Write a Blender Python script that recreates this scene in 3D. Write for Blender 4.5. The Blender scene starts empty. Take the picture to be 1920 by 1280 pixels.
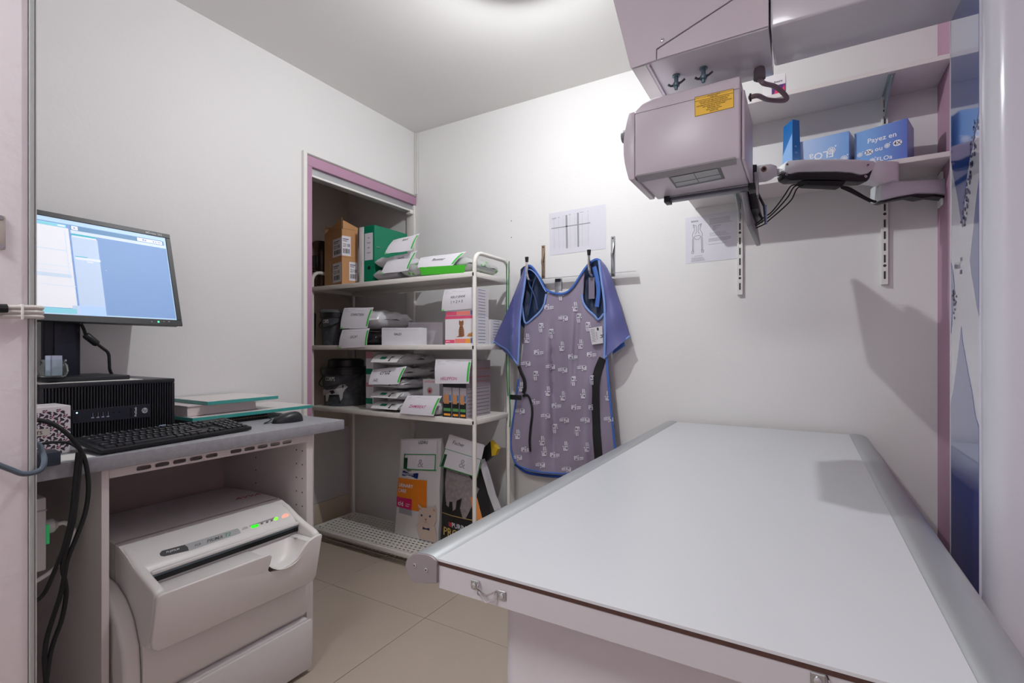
import bpy, bmesh, math, random
from mathutils import Vector, Matrix
random.seed(7)
S = bpy.context.scene
COL = S.collection
# ------------------------------------------------------------------ camera
F, A, H0, HC = 927.0, math.radians(30.62), 654.5, 1.16
SA, CA = math.sin(A), math.cos(A)
cam = bpy.data.cameras.new('camera'); cam_o = bpy.data.objects.new('camera', cam); COL.objects.link(cam_o)
cam_o.location = (0, 0, HC); cam_o.rotation_euler = (math.pi/2, 0, A)
cam.sensor_width = 36; cam.lens = F/1920*36; cam.shift_y = (H0-640)/1920; cam.clip_start = .02
S.camera = cam_o
# ------------------------------------------------------------------ world, exposure
w = bpy.data.worlds.new('world'); S.world = w; w.use_nodes = True
w.node_tree.nodes['Background'].inputs[0].default_value = (.9, .93, 1, 1)
w.node_tree.nodes['Background'].inputs[1].default_value = .35
S.view_settings.view_transform = 'Standard'; S.view_settings.look = 'None'
S.view_settings.gamma = 1; S.view_settings.exposure = 0.2; S.view_settings.use_curve_mapping = False
LAMP_POWER, FILL_POWER = 5300.0, 23.0
# ------------------------------------------------------------------ helpers
def ray(u, v):
    s = (u-960)/F
    return Vector((-SA+s*CA, CA+s*SA, (H0-v)/F))
def RX(u, v, x):
    k = ray(u, v); return k*(x/k.x)+Vector((0, 0, HC))
def RY(u, v, y):
    k = ray(u, v); return k*(y/k.y)+Vector((0, 0, HC))
def RZ(u, v, z):
    k = ray(u, v); return k*((z-HC)/k.z)+Vector((0, 0, HC))
def RD(u, v, d):
    return ray(u, v)*d+Vector((0, 0, HC))
def lin(c):
    c /= 255.0
    return c/12.92 if c <= .04045 else ((c+.055)/1.055)**2.4
MATS = {}
def mat(name, rgb, rough=.5, metal=0, var=.03, scale=30, bump=0, bscale=200, emit=0, coat=0, alpha=1, trans=0, spec=.5, ior=1.45, stretch=None):
    if name in MATS: return MATS[name]
    m = bpy.data.materials.new(name); m.use_nodes = True
    nt = m.node_tree; b = nt.nodes['Principled BSDF']
    c = tuple(lin(x) for x in rgb)
    tc = nt.nodes.new('ShaderNodeTexCoord'); src = tc.outputs['Object']
    if stretch:
        mp = nt.nodes.new('ShaderNodeMapping'); mp.inputs['Scale'].default_value = stretch
        nt.links.new(src, mp.inputs[0]); src = mp.outputs[0]
    no = nt.nodes.new('ShaderNodeTexNoise'); no.inputs['Scale'].default_value = scale; no.inputs['Detail'].default_value = 4
    nt.links.new(src, no.inputs['Vector'])
    mx = nt.nodes.new('ShaderNodeMix'); mx.data_type = 'RGBA'
    mx.inputs[6].default_value = (*[max(0, x*(1-var)) for x in c], 1); mx.inputs[7].default_value = (*[min(1, x*(1+var)) for x in c], 1)
    nt.links.new(no.outputs['Fac'], mx.inputs[0]); nt.links.new(mx.outputs[2], b.inputs['Base Color'])
    b.inputs['Roughness'].default_value = rough; b.inputs['Metallic'].default_value = metal
    b.inputs['Specular IOR Level'].default_value = spec; b.inputs['IOR'].default_value = ior
    b.inputs['Coat Weight'].default_value = coat; b.inputs['Coat Roughness'].default_value = .05
    b.inputs['Transmission Weight'].default_value = trans; b.inputs['Alpha'].default_value = alpha
    if emit:
        b.inputs['Emission Color'].default_value = (*c, 1); b.inputs['Emission Strength'].default_value = emit
    if bump:
        n2 = nt.nodes.new('ShaderNodeTexNoise'); n2.inputs['Scale'].default_value = bscale; n2.inputs['Detail'].default_value = 3
        nt.links.new(src, n2.inputs['Vector'])
        bp = nt.nodes.new('ShaderNodeBump'); bp.inputs['Strength'].default_value = bump; bp.inputs['Distance'].default_value = .01
        nt.links.new(n2.outputs['Fac'], bp.inputs['Height']); nt.links.new(bp.outputs[0], b.inputs['Normal'])
    MATS[name] = m
    return m
ORG = {}
def tag(o, label=None, cat=None, group=None, kind=None):
    if label: o['label'] = label
    if cat: o['category'] = cat
    if group: o['group'] = group
    if kind: o['kind'] = kind
    return o
def thing(name, label, cat, loc, group=None):
    o = bpy.data.objects.new(name, None); COL.objects.link(o); o.empty_display_size = .05
    o.location = loc; ORG[o.name] = Vector(loc)
    return tag(o, label, cat, group)
def link(name, me, parent, org, m):
    o = bpy.data.objects.new(name, me); COL.objects.link(o)
    if m: me.materials.append(m)
    if parent: o.parent = parent
    else: o.location = org
    ORG[o.name] = Vector(org)
    return o
class MB:
    def __init__(s): s.v = []; s.f = []
    def add(s, vs, fs):
        n = len(s.v); s.v += [Vector(p) for p in vs]; s.f += [tuple(i+n for i in f) for f in fs]; return s
    def hexa(s, p):
        return s.add(p, [(0, 1, 2, 3), (7, 6, 5, 4), (0, 4, 5, 1), (1, 5, 6, 2), (2, 6, 7, 3), (3, 7, 4, 0)])
    def box(s, x0, x1, y0, y1, z0, z1, M=None):
        p = [Vector(q) for q in ((x0, y0, z0), (x1, y0, z0), (x1, y1, z0), (x0, y1, z0), (x0, y0, z1), (x1, y0, z1), (x1, y1, z1), (x0, y1, z1))]
        if M: p = [M @ q for q in p]
        return s.hexa(p)
    def prism(s, poly, vec):
        n = len(poly); vec = Vector(vec); a = [Vector(p) for p in poly]
        return s.add(a+[p+vec for p in a], [tuple(range(n)), tuple(range(2*n-1, n-1, -1))]+[(i, (i+1) % n, (i+1) % n+n, i+n) for i in range(n)])
    def flat(s, poly):
        return s.add(poly, [tuple(range(len(poly)))])
    def tube(s, path, r, n=8, flat=None, closed=False):
        P = [Vector(p) for p in path]; L = len(P); rings = []
        up = Vector((0, 0, 1))
        for i in range(L):
            if closed: t = P[(i+1) % L]-P[i-1]
            else: t = P[min(i+1, L-1)]-P[max(i-1, 0)]
            t.normalize()
            if i == 0:
                ref = Vector((0, 0, 1)) if abs(t.z) < .9 else Vector((0, 1, 0))
                if flat: ref = Vector(flat[2]) if len(flat) > 2 else ref
                a = t.cross(ref); a.normalize()
            else:
                a = a-t*a.dot(t)
                if a.length < 1e-6: a = t.orthogonal()
                a.normalize()
            b = t.cross(a)
            rr = r[i] if isinstance(r, (list, tuple)) else r
            ra, rb = (flat[0], flat[1]) if flat else (rr, rr)
            rings.append([P[i]+a*(ra*math.cos(2*math.pi*k/n))+b*(rb*math.sin(2*math.pi*k/n)) for k in range(n)])
        vs = [p for R in rings for p in R]; fs = []
        for i in range(L if closed else L-1):
            j = (i+1) % L
            for k in range(n): fs.append((i*n+k, i*n+(k+1) % n, j*n+(k+1) % n, j*n+k))
        if not closed: fs += [tuple(range(n-1, -1, -1)), tuple((L-1)*n+k for k in range(n))]
        return s.add(vs, fs)
    def lathe(s, prof, c, n=20, axis='z', cap=True):
        c = Vector(c); vs = []; fs = []; L = len(prof)
        for (r, h) in prof:
            for k in range(n):
                x, y = r*math.cos(2*math.pi*k/n), r*math.sin(2*math.pi*k/n)
                vs.append(c+Vector({'z': (x, y, h), 'x': (h, x, y), 'y': (x, h, y)}[axis]))
        for i in range(L-1):
            for k in range(n): fs.append((i*n+k, i*n+(k+1) % n, (i+1)*n+(k+1) % n, (i+1)*n+k))
        if cap: fs += [tuple(range(n)), tuple((L-1)*n+k for k in range(n))]
        return s.add(vs, fs)
    def grid(s, fn, nu, nv):
        vs = [fn(i/nu, j/nv) for j in range(nv+1) for i in range(nu+1)]
        return s.add(vs, [(j*(nu+1)+i, j*(nu+1)+i+1, (j+1)*(nu+1)+i+1, (j+1)*(nu+1)+i) for j in range(nv) for i in range(nu)])
    def sheet(s, fn, nu, nv, off):
        """closed thin shell: front fn, back fn displaced by off"""
        off = Vector(off); n = (nu+1)*(nv+1); b = len(s.v)
        s.grid(fn, nu, nv); s.grid(lambda a, c: Vector(fn(a, c))+off, nu, nv)
        idx = [i for i in range(nu+1)]+[j*(nu+1)+nu for j in range(1, nv+1)]+[nv*(nu+1)+i for i in range(nu-1, -1, -1)]+[j*(nu+1) for j in range(nv-1, 0, -1)]
        for k in range(len(idx)):
            p, q = idx[k], idx[(k+1) % len(idx)]
            s.f.append((b+p, b+q, b+n+q, b+n+p))
        return s
    def build(s, name, m, parent=None, bevel=0, seg=2, smooth=None, org=None, ang=35, fixn=True):
        me = bpy.data.meshes.new(name)
        if org is None:
            if parent: org = ORG[parent.name]
            else:
                xs = [p.x for p in s.v]; ys = [p.y for p in s.v]; zs = [p.z for p in s.v]
                org = Vector(((min(xs)+max(xs))/2, (min(ys)+max(ys))/2, min(zs)))
        me.from_pydata([p-org for p in s.v], [], s.f)
        bm = bmesh.new(); bm.from_mesh(me)
        if fixn: bmesh.ops.recalc_face_normals(bm, faces=bm.faces)
        if bevel:
            ed = [e for e in bm.edges if len(e.link_faces) == 2 and e.calc_face_angle(0) > .5]
            bmesh.ops.bevel(bm, geom=ed, offset=bevel, segments=seg, profile=.5, affect='EDGES', clamp_overlap=True)
        bm.to_mesh(me); bm.free()
        if smooth or (smooth is None and bevel):
            me.polygons.foreach_set('use_smooth', [True]*len(me.polygons)); me.set_sharp_from_angle(angle=math.radians(ang))
        return link(name, me, parent, org, m)
def cp(o, off, parent=None, label=None):
    c = o.copy(); COL.objects.link(c); c.location = o.location+Vector(off)
    c.parent = parent or o.parent; ORG[c.name] = ORG[o.name]+(Vector(off) if not parent else Vector())
    if label: c['label'] = label
    return c
def struct(o): o['kind'] = 'structure'; return o
# text as flat 2D triangles
_T = {}
def text2d(body, shear=0):
    k = (body, shear)
    if k in _T: return _T[k]
    cu = bpy.data.curves.new('t', 'FONT'); cu.body = body; cu.size = 1; cu.shear = shear; cu.resolution_u = 2; cu.offset = .012 if shear == 0 else .004
    o = bpy.data.objects.new('t', cu); COL.objects.link(o)
    me = bpy.data.meshes.new_from_object(o.evaluated_get(bpy.context.evaluated_depsgraph_get()))
    v = [(p.co.x, p.co.y) for p in me.vertices]; f = [tuple(p.vertices) for p in me.polygons]
    bpy.data.objects.remove(o); bpy.data.curves.remove(cu); bpy.data.meshes.remove(me)
    x0 = min(p[0] for p in v); x1 = max(p[0] for p in v); y0 = min(p[1] for p in v); y1 = max(p[1] for p in v)
    h = y1-y0
    _T[k] = ([((x-x0)/h, (y-y0)/h) for x, y in v], f, (x1-x0)/h)
    return _T[k]
class Quad:
    """a real face in space, s to the right, t down from the top: corners top-left, top-right, bottom-right, bottom-left"""
    def __init__(q, a, b, c, d, fn=None):
        q.p = [Vector(x) for x in (a, b, c, d)]
        n = (q.p[1]-q.p[0]).cross(q.p[3]-q.p[0]); n.normalize()
        mid = sum(q.p, Vector())/4
        if n.dot(Vector((0, 0, HC))-mid) < 0: n = -n
        q.n = n; q.fn = fn
        q.w = ((q.p[1]-q.p[0]).length+(q.p[2]-q.p[3]).length)/2; q.h = ((q.p[3]-q.p[0]).length+(q.p[2]-q.p[1]).length)/2
    def P(q, s, t, e=0):
        if q.fn: return Vector(q.fn(s, t))+q.n*e
        a, b, c, d = q.p
        return a*(1-s)*(1-t)+b*s*(1-t)+c*s*t+d*(1-s)*t+q.n*e
    def rects(q, mb, L, e=.0004):
        for (s0, t0, s1, t1) in L: mb.flat([q.P(s0, t0, e), q.P(s1, t0, e), q.P(s1, t1, e), q.P(s0, t1, e)])
        return mb
    def poly(q, mb, pts, e=.0004): return mb.flat([q.P(s, t, e) for s, t in pts])
    def disc(q, mb, s, t, r, e=.0005, n=16, ry=None):
        ry = ry or r
        return mb.flat([q.P(s+r/q.w*math.cos(2*math.pi*k/n), t+ry/q.h*math.sin(2*math.pi*k/n), e) for k in range(n)])
    def text(q, mb, body, s, t, hf, e=.0008, shear=0, wmax=None, rot=0, center=False):
        v, f, w = text2d(body, shear)
        H = hf*q.h; sx = H/q.w; ww = w*sx
        if wmax and ww > wmax: sx *= wmax/ww; ww = wmax
        cr, sr = math.cos(rot), math.sin(rot); vs = []
        for x, y in v:
            px, py = x-(w/2 if center else 0), y-(.5 if center else 0)
            px, py = px*cr-py*sr, px*sr+py*cr
            vs.append(q.P(s+px*sx, t-py*hf, e))
        return mb.add(vs, f)
def curve(pts, n=6):
    """Catmull-Rom through points"""
    P = [Vector(p) for p in pts]; out = []
    for i in range(len(P)-1):
        a, b, c, d = P[max(i-1, 0)], P[i], P[i+1], P[min(i+2, len(P)-1)]
        for k in range(n):
            t = k/n
            out.append(.5*((2*b)+(c-a)*t+(2*a-5*b+4*c-d)*t*t+(3*b-a-3*c+d)*t**3))
    return out+[P[-1]]
def V(*a): return Vector(a)
# ------------------------------------------------------------------ setting
XL, YB, ZC = -2.154, 2.42, 2.547
wallm = mat('wall_paint', (226, 225, 224), .55, var=.02, scale=3, bump=.05, bscale=70)
mauve = mat('mauve_paint', (178, 138, 162), .5, var=.03, scale=5, bump=.08, bscale=90)
trimw = mat('trim_white', (228, 226, 222), .4)
ceilm = mat('ceiling_paint', (232, 231, 228), .7, var=.02, scale=2)
grout = mat('grout', (120, 108, 98), .9, var=.1)
tilem = mat('floor_tile', (186, 172, 158), .38, var=.05, scale=6)
closetw = mat('closet_tile', (206, 194, 178), .4, var=.06, scale=4)
alu = mat('brushed_aluminium', (186, 190, 192), .42, .75, var=.05, scale=60, stretch=(1, .05, 1))
X0, X1, Y0 = -2.78, .62, -1.7
fl = struct(MB().box(X0, X1, Y0, YB, -.06, -.004).build('floor', grout, org=V(-.8, .4, -.06)))
gx = [-1.411+.597*k for k in range(-3, 5)]; gy = [1.646+.597*k for k in range(-6, 3)]
gx = [X0]+[g for g in gx if X0+.02 < g < X1-.02]+[X1]; gy = [Y0]+[g for g in gy if Y0+.02 < g < YB-.02]+[YB]
shared = {}
for i in range(len(gx)-1):
    for j in range(len(gy)-1):
        a, b, c, d = gx[i]+.0013, gx[i+1]-.0013, gy[j]+.0013, gy[j+1]-.0013
        k = (round(b-a, 4), round(d-c, 4))
        if k not in shared:
            shared[k] = MB().box(-(b-a)/2, (b-a)/2, -(d-c)/2, (d-c)/2, -.006, 0).build('tile', tilem, fl, bevel=.0008, seg=1, org=V(0, 0, 0)); o = shared[k]
        else: o = shared[k].copy(); COL.objects.link(o)
        o.location = V((a+b)/2, (c+d)/2, 0)-V(-.8, .4, -.06)
struct(MB().box(X0, X1, Y0, YB, ZC, ZC+.06).build('ceiling', ceilm))
struct(MB().box(X0-.06, .431+.25, YB, YB+.08, 0, ZC).build('wall_back', wallm))
YJ = 1.585                                                       # door opening starts here
struct(MB().box(XL-.1, XL, Y0, YJ, 0, ZC).box(XL-.1, XL, YJ, YB, 2.14, ZC).build('wall_left', wallm))
struct(MB().box(.431, X1+.06, 1.93, YB, 0, ZC).build('wall_pier', mauve))
struct(MB().box(X1, X1+.06, Y0, 1.93, 0, ZC).build('wall_right', mat('pale_pink_paint', (208, 187, 198), .55)))
struct(MB().box(X0, X1, Y0-.06, Y0, 0, ZC).build('wall_front', mat('pink_white_paint', (218, 211, 214), .6)))
struct(MB().box(X0-.06, X0, 1.3, YB, 0, ZC).box(X0, XL-.1, 1.24, 1.3, 0, ZC).build('wall_closet', closetw))
# closet left wall: white skirting board, grey panel above it, tile joints
cb = struct(MB().box(X0, X0+.012, 1.3, YB, 0, .14).build('baseboard_left', mat('baseboard_cream', (222, 208, 186), .5), bevel=.002))
struct(MB().box(X0, X0+.008, 1.3, YB, .142, .62).build('trim_1', mat('panel_grey_white', (208, 207, 206), .5)))
struct(MB().box(X0+.0005, -2.62, 1.9, 2.41, 1.52, 1.54).build('trim_3', trimw))
# stub wall that closes the view on the left, with its metal edge bead
stub = struct(MB().box(XL, -1.2, .2, .322, 0, ZC).build('wall_stub', mat('stub_paint', (230, 224, 226), .6, var=.02, scale=4, bump=.14, bscale=40), bevel=.003))
tb = struct(thing('trim_2', None, None, (-1.2, .33, 0)))
bead = mat('grey_bead', (168, 172, 170), .4)
MB().box(-1.235, -1.197, .3225, .3298, 0, ZC).build('bead', bead, tb, bevel=.002)
MB().box(-1.235, -1.1985, .3306, .3330, 0, ZC).build('bead', mat('grey_bead_light', (190, 192, 190), .4), tb, bevel=.001)
MB().box(-1.24, -1.202, .3299, .3305, 0, ZC).build('rubber_seal', mat('seal_dark', (52, 54, 54), .7), tb)
# door frame of the closet opening
df = struct(thing('door_1', None, None, (XL, YJ, 0)))
MB().box(XL-.1, XL+.010, 1.605, 1.638, 0, 2.083).build('jamb', mauve, df, bevel=.002)
MB().box(XL-.1, XL+.010, 1.605, YB-.004, 2.083, 2.135).build('lintel', mauve, df, bevel=.002)
MB().box(XL-.02, XL+.018, 1.583, 1.605, 0, 2.15).build('architrave', trimw, df, bevel=.004)
MB().box(XL-.02, XL+.012, 1.605, YB-.004, 2.135, 2.143).build('cable_strip', mat('strip_grey', (150, 146, 140), .5), df)
tr = MB().box(XL-.055, XL-.006, 1.638, 2.395, 2.036, 2.0825).build('sliding_track', mat('track_grey', (176, 178, 180), .35, .5), df, bevel=.003)
MB().box(XL-.006, XL+.002, 1.638, 2.390, 2.036, 2.046).build('track_lip', trimw, tr, bevel=.001)
MB().box(XL-.04, XL+.004, 2.37, 2.40, 2.022, 2.048).build('track_stop', trimw, tr, bevel=.004)
MB().box(XL-.06, XL+.004, 2.402, YB-.0005, .0, 2.083).build('corner_post', trimw, df, bevel=.003)
cw = MB()
for dx in (0, .012): cw.tube(curve([V(XL+.008+dx, YB-.008, z)+V(random.uniform(-.002, .002), 0, 0) for z in [2.545, 2.45, 2.35, 2.25, 2.152]], 4), .0035, 6)
o = cw.build('corner_cable', trimw, smooth=True); tag(o, 'white painted cable pair running down the room corner from the ceiling', 'cable')
# ---- ceiling lamp of the room, and an added fill panel out of view
def emis(name, strength, col=(1, 1, 1)):
    m = bpy.data.materials.new(name); m.use_nodes = True; nt = m.node_tree; nt.nodes.clear()
    e = nt.nodes.new('ShaderNodeEmission'); e.inputs[0].default_value = (*col, 1); e.inputs[1].default_value = strength
    o = nt.nodes.new('ShaderNodeOutputMaterial'); nt.links.new(e.outputs[0], o.inputs[0]); return m
LP = V(-.89, 1.50, 2.455)
lt = thing('ceiling_lamp', 'small round white ceiling lamp above the middle of the room', 'lamp', (LP.x, LP.y, ZC))
MB().lathe([(.06, ZC-.001), (.06, ZC-.018), (.05, ZC-.03), (.05, LP.z+.03), (.050, LP.z+.013), (.050, LP.z+.009), (.0134, LP.z+.0037)], (LP.x, LP.y, 0), 24).build('base', trimw, lt, smooth=True)  # unseen base, its lower rim shaped to keep bulb light off the ceiling
R = .0135
MB().lathe([(R*math.sin(math.pi*k/12)+1e-4, LP.z-R*math.cos(math.pi*k/12)) for k in range(8)], (LP.x, LP.y, 0), 24, cap=False).build('bulb', emis('bulb_glow', LAMP_POWER, (.965, .985, 1)), lt, smooth=True)
pl = thing('ceiling_fill_panel', 'added square fill light panel on the ceiling behind the viewer', 'lamp', (-.8, -.7, ZC))  # unseen panel, added only as fill light from behind the camera
MB().box(-1.13, -.47, -1.03, -.37, ZC-.022, ZC-.001).build('frame', trimw, pl, bevel=.003)
MB().box(-1.1, -.5, -1.0, -.4, ZC-.026, ZC-.0225).build('fill_face', emis('fill_glow', FILL_POWER, (.98, .985, 1)), pl)
# ------------------------------------------------------------------ x-ray table
TZ, TX0, TX1, TY0, TY1 = .82, -.512, .152, .630, 2.385
lam = mat('white_laminate', (202, 205, 208), .3, var=.015, scale=2)
grey_ap = mat('table_grey_lacquer', (192, 189, 192), .42, var=.02)
capm = mat('cap_grey', (142, 134, 138), .4, .2)
chrome = mat('chrome', (215, 215, 215), .15, 1)
steel = mat('zinc_steel', (176, 178, 180), .3, .9, var=.08, scale=80)
blackp = mat('black_plastic', (24, 25, 28), .4, var=.05)
blackr = mat('black_rubber', (18, 18, 20), .6)
whitep = mat('white_plastic', (226, 224, 222), .35, var=.01)
t = thing('xray_table', 'long white examination table with rounded aluminium side rails in the foreground', 'table', (-.18, 1.5, 0))
MB().box(TX0, TX1, TY0, TY1, TZ-.004, TZ).build('tabletop', lam, t)
MB().box(TX0, TX1, TY0+.001, TY1-.001, TZ-.0105, TZ-.0042).build('edge_core', mat('phenolic_brown', (74, 48, 42), .6, var=.3, scale=300), t)
prof = [(762.7, 1057), (764.5, 1049), (769, 1042.5), (775.5, 1038.2), (782, 1036.4), (789, 1036), (800, 1037.5), (807, 1039.6), (812, 1041.8), (817, 1045.8), (821.5, 1050), (821.5, 1091.7), (781, 1091), (776, 1086), (767.5, 1073), (763.5, 1063)]
pf = [RY(u, v, TY0) for u, v in prof]
dx = TX0-max(p.x for p in pf); pl_ = [(p.x+dx, p.z) for p in pf]
pr_ = [(TX0+TX1-x, z) for x, z in pl_]
screwm = mat('screw_steel', (205, 207, 208), .25, .9)
def screw(c, r, axis, parent, name='screw', m=None):
    o = MB().lathe([(r, 0), (r, .0012), (r*.75, .002)], (0, 0, 0), 14, 'y').build(name, m or screwm, parent, org=V(0, 0, 0)); return o
for P in (pl_, pr_):
    MB().prism([(x, TY0, z) for x, z in P], (0, TY1-TY0, 0)).build('rail', alu, t, smooth=True, ang=28)
    c = MB().prism([(x, TY0-.004, z) for x, z in P], (0, .0038, 0)).build('end_cap', capm, t, bevel=.0008, seg=1)
    MB().prism([(x, TY1, z) for x, z in P], (0, .003, 0)).build('end_cap', capm, t)
    cx = sum(x for x, z in P)/len(P); cz = sum(z for x, z in P)/len(P)
    for sx in ((-.008, .0165) if P is pl_ else (.008, -.0165)):
        MB().lathe([(.0036, TY0-.0041), (.0036, TY0-.0052), (.002, TY0-.0056)], (cx+sx, 0, cz-.004-(.002 if abs(sx) > .01 else 0)), 14, 'y').build('screw', screwm, c, smooth=True)
        MB().lathe([(.0014, TY0-.0057), (.0014, TY0-.0059)], (cx+sx, 0, cz-.004-(.002 if abs(sx) > .01 else 0)), 6, 'y').build('screw_socket', blackp, c)
MB().box(TX0, TX1, TY0+.002, TY1-.004, .772, TZ-.0106).build('apron_frame', grey_ap, t)
pts = []
px0, px1, py0, py1, rr = -.448, .11, .72, 2.25, .03
for cx, cy, a0 in ((px0+rr, py0+rr, 180), (px1-rr, py0+rr, 270), (px1-rr, py1-rr, 0), (px0+rr, py1-rr, 90)):
    for k in range(7): a = math.radians(a0+k*15); pts.append((cx+rr*math.cos(a), cy+rr*math.sin(a), .012))
MB().prism(pts, (0, 0, .7595)).build('pedestal', mat('pedestal_lacquer', (206, 202, 206), .35), t, smooth=True)
MB().box(px0+.02, px1-.02, py0+.03, py1-.03, 0, .0119).build('plinth', capm, t)
for (u, v) in ((917, 1104), (1587, 1290)):
    c = RY(u, v, TY0+.002); y = TY0+.002
    la = MB().box(c.x-.033, c.x-.0185, y-.0025, y-.0001, c.z-.006, c.z+.008).build('latch', steel, t, bevel=.001, seg=1)
    MB().box(c.x+.017, c.x+.031, y-.0025, y-.0001, c.z-.010, c.z+.004).build('latch_plate', steel, la, bevel=.001, seg=1)
    MB().tube([V(c.x-.018, y, c.z+.007), V(c.x-.016, y-.006, c.z+.006), V(c.x-.016, y-.008, c.z+.001), V(c.x+.004, y-.014, c.z-.003), V(c.x+.014, y-.006, c.z+.001), V(c.x+.014, y, c.z+.001)], .0016, 6).tube(
        [V(c.x-.016, y-.008, c.z+.002), V(c.x-.016, y-.008, c.z-.008), V(c.x+.004, y-.014, c.z-.013), V(c.x+.014, y-.006, c.z-.009), V(c.x+.014, y-.006, c.z+.001)], .0016, 6).build('wire_loop', chrome, la, smooth=True)
    for dxx, dz in ((-.026, .001), (.024, -.003)):
        MB().lathe([(.0042, y-.0026), (.0038, y-.0045), (.0015, y-.0055)], (c.x+dxx, 0, c.z+dz), 14, 'y').build('screw', screwm, la, smooth=True)
# ------------------------------------------------------------------ x-ray machine
xm = thing('xray_machine', 'white x-ray tube head on a boom and column over the examination table', 'x-ray machine', (.33, 1.44, 0))
lil = mat('lacquer_lilac_white', (208, 199, 207), .3, var=.01)
lil2 = mat('lacquer_white', (206, 204, 210), .2, var=.01, coat=.3)
hy0, hy1 = 1.40, 1.655
hl, hr = -.42, -.143
zb, zt = 1.654, 1.868
# head body: X-Z section extruded along Y, left side bulging
sec = [(hl, zb), (hr, zb), (hr, zt-.012), (hr, zt), (hl+.055, zt), (hl+.02, zt-.008), (hl, zt-.022)]
MB().prism([(x, hy0, z) for x, z in sec], (0, hy1-hy0, 0)).build('head_body', lil, xm, bevel=.006, seg=3)
side = []
for k in range(13):
    s = k/12; side.append((hl-.001-.034*math.sin(math.pi*min(1, s*.62+.19))**1.2, zb-.004+s*(zt-.02-zb)))
MB().prism([(x, hy0+.004, z) for x, z in side]+[(hl-.001, hy0+.004, side[-1][1]), (hl-.001, hy0+.004, side[0][1])], (0, hy1-hy0-.03, 0)).build('side_cover', lil, xm, bevel=.003)
MB().box(hr+.0005, hr+.009, hy0+.016, hy1-.005, zb+.0, zt-.03).build('side_cover', lil, xm, bevel=.004)
MB().box(hl+.001, hr-.002, hy0-.0015, hy0+.003, zt-.034, zt-.0335).build('seam', mat('seam_grey', (140, 132, 138), .6), xm)
kn = MB().lathe([(.017, hl-.056), (.019, hl-.05), (.019, hl-.034)], (0, hy0+.06, RY(1165, 258, hy0+.06).z), 20, 'x').build('knob', mat('knob_grey', (118, 122, 122), .4), xm, bevel=.002)
# underside: darker lip and light window
q = Quad(RZ(1193, 328, zb-.0005), RZ(1380, 293, zb-.0005), RZ(1381, 305, zb-.0005), RZ(1197, 340, zb-.0005))
MB().prism([p-V(0, 0, .0005) for p in q.p], (0, 0, -.004)).build('front_lip', mat('lip_grey', (138, 132, 136), .4), xm)
wq = [RZ(u, v, zb-.0006) for u, v in ((1252.5, 331), (1349.7, 312), (1359, 334), (1268, 352))]
wd = MB().prism(wq, (0, 0, -.0015)).build('window', mat('window_black', (30, 30, 34), .3), xm)
cq = sum(wq, V(0, 0, 0))/4
gq = [cq+(p-cq)*.9-V(0, 0, .0022) for p in wq]; gq[2] = gq[2]+(gq[1]-gq[2])*.14; gq[3] = gq[3]+(gq[0]-gq[3])*.14
MB().prism(gq, (0, 0, -.0005)).build('light_field_glass', mat('window_grey', (150, 152, 156), .25), wd)
m1, m2 = (gq[0]+gq[1])/2, (gq[2]+gq[3])/2
l1, l2 = gq[0].lerp(gq[3], .6), gq[1].lerp(gq[2], .6)
MB().tube([m1-V(0, 0, .001), m2-V(0, 0, .001)], .0006, 5).tube([l1-V(0, 0, .001), l2-V(0, 0, .001)], .0005, 5).build('crosshair', mat('crosshair_dark', (90, 90, 94), .5), wd)
ra, rb = RY(1235, 372, hy1), RY(1404, 342, hy1)
zr = zb-.001
rl = MB().box(hl+.03, hr+.012, hy1-.02, hy1+.012, zr-.012, zr).build('accessory_rail', mat('rail_dark', (92, 92, 104), .3, .7), xm, bevel=.001)
MB().box(hl+.03, hr+.012, hy1-.024, hy1-.0205, zr-.004, zr-.001).build('rail_lip', steel, rl)
MB().box(hl+.028, hl+.045, hy1-.028, hy1+.013, zr-.018, zr+.001).build('rail_clamp', blackp, rl, bevel=.001)
MB().box(hr-.002, hr+.016, hy1-.028, hy1+.013, zr-.02, zr+.001).build('rail_clamp', blackp, rl, bevel=.001)
# yellow warning label
yq = Quad(*[RY(u, v, hy0-.0008) for u, v in ((1302.5, 182.5), (1375.5, 165.5), (1376, 201), (1303, 219))])
lb = MB().prism([p for p in yq.p], (0, .0007, 0)).build('warning_label', mat('label_yellow', (252, 204, 64), .5), xm)
pm = MB(); inkk = mat('ink_black', (40, 34, 26), .6)
yq.rects(pm, [(.0, .0, 1, .018), (0, .982, 1, 1), (0, 0, .008, 1), (.992, 0, 1, 1), (0, .22, 1, .238)])
random.seed(3)
for k, (tx, wmx) in enumerate((('CAUTION X-RAYS', .4), ('TUBE UNIT', .2), ('THIS X-RAY UNIT MAY BE DANGEROUS TO', .86), ('PATIENT AND OPERATOR UNLESS SAFE', .7), ('EXPOSURE FACTORS AND OPERATING INSTRUCTIONS', .9), ('ARE OBSERVED BY AUTHORISED', .6), ('PERSONNEL ONLY', .42), ('READ INSTRUCTIONS', .5), ('BEFORE USE', .3))):
    yq.text(pm, tx, .5, (.07, .155, .3, .395, .49, .585, .68, .775, .87)[k]+.02, .055, wmax=wmx, center=True)
pm.build('printed_text', inkk, lb, fixn=False)
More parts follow.
